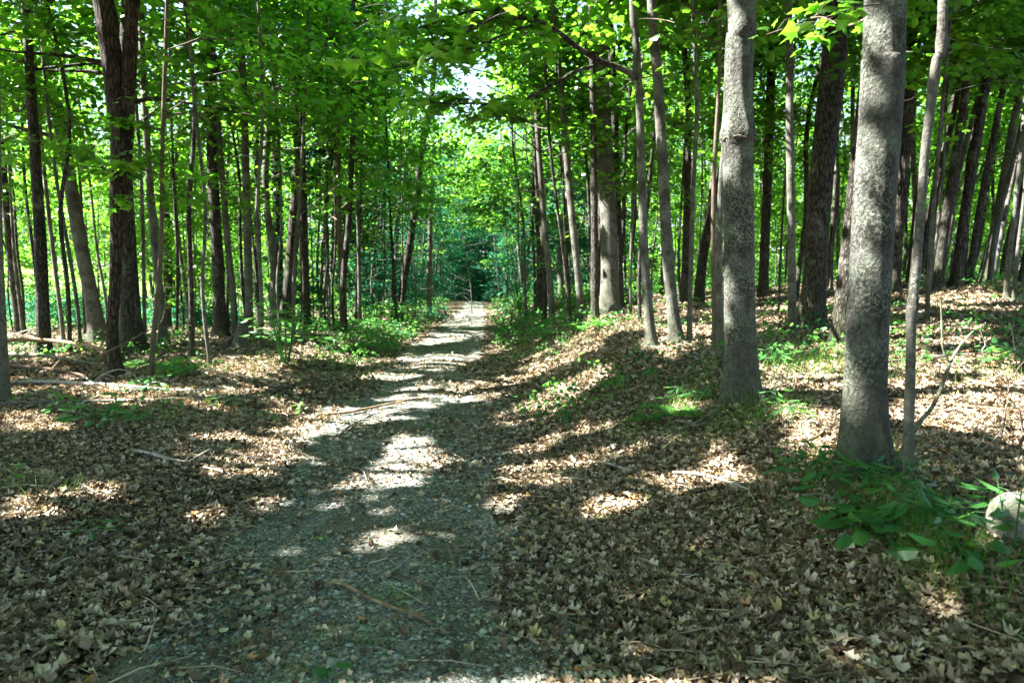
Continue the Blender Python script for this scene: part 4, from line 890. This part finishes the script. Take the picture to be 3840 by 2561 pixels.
stick("long thin lichened twig curving right over the foreground gravel", SG, 'stick_grey', [(932,1312,3),(938,1335,4),(990,1362,6),(1050,1380,6),(1140,1398,6),(1230,1416,7),(1290,1436,6),(1335,1460,4)], forks=[[(910,1342,3),(935,1350,4),(990,1362,4)], [(1120,1325,2),(1115,1370,2),(1140,1398,3)]])
stick("short dark broken stick under the long lichened twig", SG, 'stick_dark', [(1085,1398,5),(1120,1410,7),(1160,1416,8),(1222,1422,8)])
stick("thin pale twig crossing behind the tan peeled stick", SG, 'stick_white', [(880,1345,2),(900,1360,3),(950,1390,3),(985,1410,2)], forks=[[(885,1342,3),(915,1315,3),(945,1290,2)]])
stick("small pale birch piece at the lit leaves' lower edge", SG, 'stick_white', [(1395,1076,8),(1420,1083,9),(1450,1092,10)])
stick("longer white birch stick right of the small birch piece", SG, 'stick_white', [(1545,1098,8),(1590,1100,9),(1640,1108,9),(1690,1126,8),(1730,1138,4)])
stick("long grey branch slanting down the bank from the ringed trunk", SG, 'stick_grey', [(1490,1042,5),(1550,1005,6),(1595,985,7),(1640,955,8),(1690,922,8),(1750,905,7),(1810,892,5)])
stick("thin grey stick meeting the slanting bank branch", SG, 'stick_grey', [(1398,1036,4),(1460,1020,5),(1530,1000,5),(1600,988,4),(1640,982,3)])
stick("thin stick slanting down through leaves right of the birch stick", SG, 'stick_brown', [(1740,1085,3),(1790,1062,5),(1830,1050,6),(1870,1040,4)])
stick("grey stick lying between the ringed and speckled trunks", SG, 'stick_grey', [(1735,872,3),(1790,866,5),(1860,868,5),(1935,880,5)])
stick("long brown log on the ground behind the burled stem", SG, 'stick_brown', [(2040,928,11),(2120,940,12),(2220,945,12),(2351,958,12)], name="fallen_log", cat="log")
stick("pinkish weathered log between speckled trunk and burled stem", SG, 'stick_tan', [(2028,1003,13),(2080,1005,14),(2150,1008,12),(2200,1015,5)], name="fallen_log", cat="log")
stick("upper grey log on the right slope under the thicket", SG, 'stick_grey', [(2020,842,7),(2120,830,8),(2230,822,9),(2351,818,9)], name="fallen_log", cat="log")
stick("pale rotten log running off the right edge above the brown log", SG, 'stick_tan', [(2180,868,7),(2250,890,9),(2351,912,9)], name="fallen_log", cat="log")
stick("dark half buried log above the small white stone", SG, 'stick_dark', [(2120,1165,10),(2200,1130,14),(2280,1112,14),(2351,1100,12)], name="fallen_log", cat="log")
stick("bent grey branch lying over the dark log near the boulder", SG, 'stick_grey', [(2145,1170,7),(2190,1130,8),(2215,1112,7),(2280,1115,6),(2351,1118,6)])
Y2 = TRACED[44][0][0][1]; Y3 = TRACED[45][0][0][1]
stick_up("mossy forked branch leaning up right behind the burled stem", SG, 'stick_moss', [[(1935,1200,16,Y3-.25),(1965,1170,18,Y3-.15),(2005,1120,18,Y3+.05),(2045,1070,17,Y3+.2),(2080,1020,15,Y3+.35),(2115,965,14,Y3+.5),(2140,935,13,Y3+.6),(2165,880,12,Y3+.7),(2180,835,11,Y3+.8)], [(2180,835,9,Y3+.8),(2200,800,8,Y3+.85),(2225,770,7,Y3+.9),(2235,760,3,Y3+.9)], [(2180,835,8,Y3+.8),(2165,800,7,Y3+.8),(2162,740,6,Y3+.8),(2160,690,5,Y3+.8)]])
stick("mossy grey branch on the ground meeting the leaning forked branch", SG, 'stick_moss', [(1840,1155,8),(1900,1148,10),(1960,1142,10),(2010,1125,7)])
stick_up("thin pale forked twig standing out before the boulder", SG, 'stick_white', [[(2185,1130,5,3.9),(2200,1095,5,3.95),(2215,1060,5,4.0),(2240,1030,4,4.05),(2260,1000,4,4.1)], [(2215,1060,4,4),(2250,1035,3,4.05),(2290,1000,3,4.1),(2310,970,2,4.1)], [(2175,1040,3,3.9),(2200,1052,4,3.95),(2225,1065,3,4),(2250,1080,2,4)]])
stick_up("dark tangled dead branches rising by the right edge", SG, 'stick_dark', [[(2351,1000,9,4.2),(2330,1040,9,4.2),(2300,1085,9,4.2),(2270,1120,8,4.2)], [(2290,1180,3,4.1),(2285,1100,4,4.1),(2300,1000,4,4.2),(2315,900,4,4.3),(2310,860,3,4.3)], [(2315,900,3,4.3),(2335,850,3,4.3),(2351,830,3,4.3)], [(2300,1000,3,4.2),(2270,960,2,4.2),(2240,930,2,4.2),(2200,920,2,4.2)], [(2310,880,3,4.3),(2280,850,2,4.3),(2240,830,2,4.3)], [(2340,940,6,4.3),(2348,1000,5,4.3),(2335,1080,5,4.2)]])
stick_up("bleached crooked twig poking up far right under the thicket", SG, 'stick_white', [[(2290,850,4,7.2),(2270,830,4,7.2),(2255,805,4,7.2),(2262,790,3,7.2),(2250,760,3,7.2)], [(2351,820,4,7.4),(2330,800,3,7.4),(2325,770,3,7.4),(2315,740,2,7.4)]])
stick("dead branch lying along the far bank's foot", SG, 'stick_grey', [(1480,855,4),(1540,840,6),(1590,828,7),(1640,815,5)], forks=[[(1540,840,4),(1580,840,4),(1620,834,3)]])
stick("dark pair of branches left of the trail beyond the sunny log", SG, 'stick_dark', [(560,915,4),(640,900,6),(700,880,6),(780,865,4)], forks=[[(620,905,4),(680,890,4),(760,880,3)]])
stick("grey twigs fanned on the leaves in the lower left", SG, 'stick_grey', [(10,1345,6),(80,1325,8),(160,1290,7),(240,1250,6),(300,1225,4)], forks=[[(110,1335,3),(170,1300,4),(240,1275,3)], [(150,1262,3),(155,1290,3)], [(20,1310,3),(120,1262,4),(170,1260,2)]])
stick("dark bent twig in leaves at the lower left", SG, 'stick_dark', [(345,1380,5),(348,1440,6),(362,1460,6),(420,1468,6),(480,1460,4)])
stick("long thin twig at the gravel's left margin", SG, 'stick_grey', [(330,1535,4),(400,1480,5),(460,1445,4),(500,1420,3)])
stick("slender forked twig across the leaves right of the gravel", SG, 'stick_grey', [(1620,1470,4),(1690,1440,6),(1740,1415,6),(1770,1375,5),(1800,1345,4),(1880,1300,3)], forks=[[(1800,1345,3),(1798,1320,2)], [(1800,1345,3),(1870,1352,3),(1930,1358,2)]])
stick("white twig with two arms lying among leaves right of trail", SG, 'stick_white', [(1455,1305,5),(1500,1322,5),(1545,1335,5),(1560,1365,4),(1575,1390,3)], forks=[[(1545,1335,4),(1600,1335,3),(1680,1335,2)]])
stick("dark thin stick lying flat at lower right", SG, 'stick_dark', [(1840,1468,5),(1920,1470,7),(2000,1474,7),(2060,1478,6)])
stick("curved brown branch among leaves on the right", SG, 'stick_brown', [(1830,1290,3),(1870,1262,5),(1905,1240,7),(1960,1222,7),(2040,1215,5)])
stick("pale branch stuck in grass left of the sunlit spot", SG, 'stick_tan', [(1990,1400,8),(2010,1360,9),(2030,1310,8),(2050,1250,6),(2060,1210,4)])
stick("thin stick below the sunlit spot at right", SG, 'stick_brown', [(1990,1410,4),(2080,1420,6),(2200,1418,5),(2270,1414,3)])
stick("grey bark covered stick in the lower right corner", SG, 'stick_white', [(1965,1475,5),(2030,1500,7),(2100,1520,6),(2170,1540,4)])
stick("diagonal grey stick running out at the right edge", SG, 'stick_moss', [(2190,1530,6),(2260,1480,8),(2351,1430,10)])
stick("short stick lying left of the brown log in shade", SG, 'stick_grey', [(160,1115,7),(190,1125,8),(230,1148,6)])
stick("thin twig on the leaves at far left", SG, 'stick_grey', [(0,1090,5),(50,1105,5),(110,1120,4),(160,1128,3)])
stick("thin shadowed branch on the trail's right margin", SG, 'stick_dark', [(1080,905,4),(1150,895,6),(1210,888,5)])
stick("long dry branch lying up the bank beyond the ferns", SG, 'stick_tan', [(1360,752,5),(1385,735,6),(1410,722,7),(1440,712,5)])

# loose dead sticks strewn over the slopes
rg = np.random.default_rng(50)
for lab, grp, box, n_ in [("dead stick lying loose on the right slope behind the speckled trunk", "loose sticks on the right slope", (2040, 2345, 700, 1080), 26), ("dead stick lying loose on the bank between trail and ringed trunk", "loose sticks on the right bank", (1330, 1660, 780, 1060), 24),
                          ("dead stick lying loose among the left trees", "loose sticks among the left trees", (30, 620, 760, 900), 26), ("thin dead stick lying loose on the left litter", "loose sticks on the left litter", (20, 600, 930, 1300), 18), ("thin dead stick lying loose on the right foreground litter", "loose sticks in the right foreground", (1350, 1900, 1110, 1500), 16)]:
    for k in range(n_):
        x0 = rg.uniform(box[0], box[1]); y0 = rg.uniform(box[2], box[3]); L_ = rg.uniform(35, 120) * (.5 + .5 * (y0 - 650) / 400); a_ = rg.normal(0, .35)
        if box[0] == 1330: a_ -= .45
        w_ = rg.uniform(1.8, 4.8); dx, dy = L_ * math.cos(a_), L_ * math.sin(a_) * .55
        y0 = max(y0, 700)
        stick(lab, grp, ['stick_grey', 'stick_brown', 'stick_dark', 'stick_white'][rg.integers(4)], [(x0, y0, w_), (x0 + dx * .5 + rg.normal(0, 4), max(y0 + dy * .5 + rg.normal(0, 3), 698), w_ * .85), (x0 + dx, max(y0 + dy, 698), w_ * .4)], sides=6, seed=k)

# ------------------------------------------------------------------ birch stump
b = hit(550, 800); Yb = b[1]; sc_ = Yb / FPX
root = empty("tree_stump", b, "short birch stump with peeling bark and pale cut top", "stump")
mb = MB(); pts = np.array([b - [0, 0, .1], b + [0, 0, .0], b + [.02, 0, .12], b + [.05, 0, .28], at_y(555, 762, Yb), at_y(559, 742, Yb)])
pts = pts[np.argsort(pts[:, 2])]
pp, rr = resample(pts, np.array([24, 21, 16, 13, 12, 12]) * sc_, 5)
mb.add(*tube(pp, rr, 18, .12, 5, trunk_mult(.1, 3, .12))); mb.build("bark", M['pale'], root, b, True)
mb = MB(); n_ = 18; th = np.linspace(0, 2 * np.pi, n_, endpoint=False); ct = pp[-1] + np.array([0, 0, -.004])
ring = ct + np.column_stack([np.cos(th), np.sin(th), .35 * np.sin(th * 1 + 1)]) * rr[-1] * .98
mb.add(np.vstack([ct, ring]), np.array([[0, 1 + q, 1 + (q + 1) % n_] for q in range(n_)])); mb.build("cut_top", M['stick_tan'], root, b)
b2 = hit(533, 800)
stick("dark rotten stump shard leaning on the birch stump's left", "stump pieces", 'stick_dark', [(520,802,16),(532,796,18,.05),(545,785,12,.12)], name="stump_shard", cat="wood")

# ------------------------------------------------------------------ rocks
def rock(label, px, py, size, mat, seed, flat=.75, name="rock"):
    import bmesh
    c = hit(px, py); bm = bmesh.new(); bmesh.ops.create_icosphere(bm, subdivisions=4, radius=1)
    V = np.array([v.co[:] for v in bm.verts])
    d = 1 + .30 * (fbm(V[:, 0] * 1.3 + 5, V[:, 1] * 1.3 + V[:, 2] * 1.1, seed, 3) - .5) * 2 + .06 * (fbm(V[:, 0] * 6, V[:, 2] * 6 + V[:, 1] * 5, seed + 2, 2) - .5)
    V = V * d[:, None] * np.array(size)
    for v, q in zip(bm.verts, V): v.co = q
    me = bpy.data.meshes.new(name); bm.to_mesh(me); bm.free()
    for p_ in me.polygons: p_.use_smooth = True
    me.materials.append(M[mat]); o = bpy.data.objects.new(name, me); scene.collection.objects.link(o); o.location = c + np.array([0, 0, size[2] * .45])
    return tag(o, label, "rock")
rock("large pale lichen covered boulder cut by the right edge", 2342, 1238, (.125, .12, .15), 'rock', 8)
rock("small white stone in the grass below the boulder", 2291, 1247, (.032, .028, .02), 'stick_white', 4)
rock("squarish bluish stone lying in the foreground gravel", 970, 1552, (.024, .02, .02), 'rock', 2)
rock("flat grey stone beside the long lichened twig", 1033, 1352, (.026, .02, .009), 'rock', 6)

# ------------------------------------------------------------------ plants
def leafy_plant(label, group, px, py, h, spread, n, size, tmpl=OVATE, mat='plant', seed=1, bright=0., name="seedling", cat="plant", lance=False):
    rg = np.random.default_rng(seed); c = hit(px, py)
    root = empty(name, c, label, cat, group); st = MB(); lf = MB()
    P = []; Tt = []
    ns = max(1, n // 9)
    for s_ in range(ns):
        az = rg.uniform(0, 2 * np.pi); top = c + np.array([math.cos(az) * spread * .6 * (ns > 1), math.sin(az) * spread * .6 * (ns > 1), h * rg.uniform(.75, 1.05)])
        base_ = c + np.array([math.cos(az) * .03, math.sin(az) * .03, -.02])
        a, r_ = resample(np.array([base_, (base_ + top) / 2 + [0, 0, h * .1], top]), np.array([.006, .004, .002]) * max(.5, h / .4), 4); st.add(*tube(a, r_, 5))
        m = n // ns
        for k in range(m):
            t = (.35 + .65 * (k + .5) / m); q = a[int(t * (len(a) - 1))]; la = k * 2.4 + rg.uniform(0, .8); dr = spread * (1.15 - .6 * t) * rg.uniform(.5, 1.0)
            e = q + np.array([math.cos(la) * dr, math.sin(la) * dr, rg.uniform(-.05, .08) * h])
            st.add(*tube(np.array([q, (q + e) / 2 + [0, 0, .01], e]), np.array([.002, .0015, .001]), 4))
            P.append(e); Tt.append([math.cos(la), math.sin(la), rg.uniform(-.4, .1)])
    P = np.array(P); Tt = np.array(Tt); nn = np.array([0, 0, 1.]) + rg.normal(0, .2, P.shape)
    add_leaves(lf, tmpl, P, nn, Tt, size * rg.uniform(.7, 1.2, len(P)), np.clip(rg.uniform(.2, .8, len(P)) + bright, 0, 1))
    st.build("stem", M['plant'], root, c); lf.build("foliage", M[mat], root, c)
    return root
LANCE = _fan([(0,0),(.09,.15),(.13,.4),(.08,.75),(0,1),(-.08,.75),(-.13,.4),(-.09,.15)], drop=.5)
GP = "seedlings on the forest floor"
leafy_plant("broad leaved dark green sprout low in the leaves beside the grey log", GP, 262, 985, .28, .38, 36, .13, seed=1)
leafy_plant("smaller flat sprout left of the broad leaved sprout", GP, 150, 950, .15, .22, 14, .09, seed=2)
leafy_plant("big leafy bush of long pale leaves before the sunlit trunk", GP, 655, 838, 1.25, .55, 72, .19, seed=3, bright=.15, name="bush", cat="bush")
leafy_plant("leafy bush low beside the big pale leaved bush", GP, 620, 800, .4, .5, 45, .15, seed=4, name="bush", cat="bush")
leafy_plant("low rosette of long green leaves alone in the lower left litter", GP, 210, 1235, .10, .10, 10, .13, LANCE, seed=5)
leafy_plant("lance leaved plant rising before the speckled foreground trunk", GP, 1850, 1120, .34, .16, 27, .14, LANCE, seed=6)
leafy_plant("lance leaved plant at the speckled trunk's left foot", GP, 1905, 1150, .30, .16, 27, .15, LANCE, seed=7)
leafy_plant("sparse lance leaved plant between the ringed and speckled trunks", GP, 1800, 985, .30, .18, 18, .12, LANCE, seed=8, bright=.2)
leafy_plant("bright five leaved plant low in front of the mossy branch", GP, 1990, 1215, .16, .16, 12, .13, seed=9)
leafy_plant("dark five leaved plant left of the boulder", GP, 2195, 1215, .14, .18, 14, .11, seed=10)
leafy_plant("weed growing against the burled stem's foot", GP, 2085, 1165, .28, .10, 14, .11, LANCE, seed=11)
leafy_plant("round leaved seedling alone on the gravel", GP, 745, 1245, .05, .035, 4, .055, seed=12, bright=.3)
leafy_plant("round leaved seedling at the bottom edge of the picture", GP, 765, 1558, .06, .055, 6, .06, seed=13)
leafy_plant("tiny seedling right of the foreground grass tuft", GP, 1055, 1240, .03, .025, 4, .035, MAPLE, seed=14)
leafy_plant("tall lance leaved weed before the boulder's upper side", GP, 2320, 1270, .34, .16, 27, .14, LANCE, seed=15)
leafy_plant("seedling cluster on the bank below the ringed trunk", GP, 1590, 930, .22, .25, 27, .10, LANCE, seed=16)
leafy_plant("seedling on the bank left of the big fern", GP, 1420, 890, .18, .2, 18, .10, seed=17)
leafy_plant("weed cluster at the ringed trunk's right foot", GP, 1790, 850, .3, .25, 27, .13, LANCE, seed=18)
leafy_plant("weed cluster before the big dark trunk", GP, 1880, 830, .3, .25, 27, .13, LANCE, seed=19)
leafy_plant("tall weed right of the mossy leaning branch's foot", GP, 2040, 1235, .30, .18, 27, .13, LANCE, seed=41)
leafy_plant("lance leaved weed below the burled stem", GP, 2130, 1255, .30, .2, 27, .13, LANCE, seed=42)
leafy_plant("oval leaved weed left of the sunlit grassy spot", GP, 1960, 1260, .22, .2, 18, .12, seed=43)
leafy_plant("broad leaved weed in the grass under the boulder", GP, 2250, 1330, .2, .2, 18, .11, seed=44)
leafy_plant("low weed before the speckled trunk's right foot", GP, 2020, 1130, .2, .15, 18, .11, LANCE, seed=45)
leafy_plant("bright seedling in the sun at the right edge", GP, 2330, 850, .3, .25, 27, .12, seed=20, bright=.3)
leafy_plant("pale green seedling by the long twin logs' right end", GP, 520, 940, .2, .2, 14, .11, LANCE, seed=21, bright=.2)
leafy_plant("seedling over the sunny leaves near the pale fallen trunk", GP, 330, 915, .3, .3, 27, .09, seed=22)
leafy_plant("bent leafy sprig at the far left edge", GP, 5, 1110, .2, .15, 9, .13, LANCE, seed=23, bright=.3)
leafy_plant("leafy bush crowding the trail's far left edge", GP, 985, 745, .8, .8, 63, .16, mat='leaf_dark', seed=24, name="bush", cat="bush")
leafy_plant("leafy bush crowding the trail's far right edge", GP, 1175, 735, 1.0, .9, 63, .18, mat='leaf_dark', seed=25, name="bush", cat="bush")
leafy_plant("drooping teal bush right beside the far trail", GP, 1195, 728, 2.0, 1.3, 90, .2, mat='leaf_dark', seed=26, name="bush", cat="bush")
leafy_plant("leafy plants below the dark leaning tree by the trail", GP, 900, 770, .5, .7, 54, .14, seed=27, name="bush", cat="bush")
leafy_plant("seedling growing on the trail in front of the dark forked branch", GP, 985, 985, .06, .05, 6, .05, MAPLE, seed=28)

PIN = np.array([[0,0,0],[.16,.25,0],[.12,.6,-.02],[0,1,-.06],[-.12,.6,-.02],[-.16,.25,0]]), np.array([[0,1,2,3],[0,3,4,5]])
def fern(label, group, px, py, n, L_, seed, bright=0., az0=None):
    rg = np.random.default_rng(seed); c = hit(px, py); root = empty("fern", c, label, "fern", group)
    for k in range(n):
        mb = MB(); az = (2 * np.pi * k / n + rg.uniform(-.3, .3)) if az0 is None else az0 + rg.normal(0, .7)
        l = L_ * rg.uniform(.75, 1.1); rise = rg.uniform(.45, .8); t = np.linspace(0, 1, 20)
        d = np.array([math.cos(az), math.sin(az), 0]); sd = np.array([-d[1], d[0], 0])
        p = c + d * (l * (t * .9))[:, None] + np.array([0, 0, 1.]) * (l * (rise * t * 1.5 - rise * 1.15 * t ** 2.1))[:, None]
        mb.add(*tube(p, .0035 * (1 - .8 * t) + .0006, 4))
        tg = nrm(np.gradient(p, axis=0)); up = nrm(np.cross(sd[None], tg)); up *= np.sign(up[:, 2:3] + 1e-6)
        for sgn in (1, -1):
            i_ = np.arange(3, 20); w = l * .30 * np.sin(np.pi * np.clip((t[i_] - .05) / 1.02, 0, 1)) ** .8 * (1 - .35 * t[i_]) + .006
            tip = sd * sgn + tg[i_] * .35 + np.array([0, 0, -.12])
            add_leaves(mb, PIN, p[i_], up[i_] + rg.normal(0, .08, (len(i_), 3)), np.broadcast_to(tip, (len(i_), 3)), w, np.clip(rg.uniform(.3, .9, len(i_)) + bright, 0, 1))
        mb.build("frond", M['plant'], root, c)
GF = "ferns beside the trail"
fern("sunlit fern on the bank left of the ringed trunk", GF, 1545, 965, 8, .36, 1, .25)
fern("shaded fern under the sunlit bank fern", GF, 1490, 975, 6, .26, 2)
fern("bright fern right of the bent sapling", GF, 392, 848, 7, .55, 3, .3)
fern("dark fern clump below the bright fern", GF, 405, 866, 8, .4, 4)
fern("fern at the fork tree's right foot", GF, 305, 848, 6, .4, 5, .1)
fern("fern on the left bank near the pale stem with mossy foot", GF, 800, 745, 9, .7, 6, .1)
fern("fern left of the mossy footed trunk on the bank", GF, 755, 750, 8, .6, 7)
fern("fern at the edge of the leaves below the fern bank", GF, 815, 805, 8, .45, 8, .15)
fern("fern closest to the trail below the fern bank", GF, 745, 790, 8, .45, 9, .1)
fern("fern on the right bank near the massive pale trunk", GF, 1330, 765, 8, .5, 10, .1)
fern("fern below the reddish footed trunk", GF, 1375, 755, 7, .45, 11, .1)
fern("fern on the right bank close to the far trail", GF, 1260, 770, 7, .5, 12)

# ------------------------------------------------------------------ single fresh leaves lying on the ground
def ground_leaf(label, px, py, size, mat, rnd, seed, tmpl=MAPLE):
    rg = np.random.default_rng(seed); c = hit(px, py) + np.array([0, 0, .035]); mb = MB()
    add_leaves(mb, tmpl, c[None], np.array([[rg.normal(0, .2), rg.normal(-.15, .2), 1.]]), rg.normal(0, 1, (1, 3)) * [1, 1, .1], size, np.array([rnd]), np.array([.3]))
    return tag(mb.build("fallen_leaf", M[mat], None, c), label, "leaf", "single leaves that stand out")
ground_leaf("fresh green maple leaf lying on litter right of the gravel", 1455, 1362, .085, 'plant', .4, 1)
ground_leaf("folded green leaf below the fresh maple leaf", 1515, 1442, .075, 'plant', .7, 2)
ground_leaf("pale green leaf in the lower left litter", 280, 1330, .08, 'plant', .2, 3)
ground_leaf("orange leaf on the sunny litter", 1450, 1152, .10, 'litter', .95, 4)
ground_leaf("pale curled leaf lit by the sun at lower right", 1945, 1500, .085, 'litter', .7, 5)
ground_leaf("large tan leaf at the bottom right corner", 2020, 1555, .08, 'litter', .7, 6)
ground_leaf("yellowish leaf pair right of the gravel", 1305, 1285, .10, 'litter', 1.0, 7)
print("BUILT", len(scene.objects), sum(len(o.data.polygons) for o in scene.objects if o.type == 'MESH'))
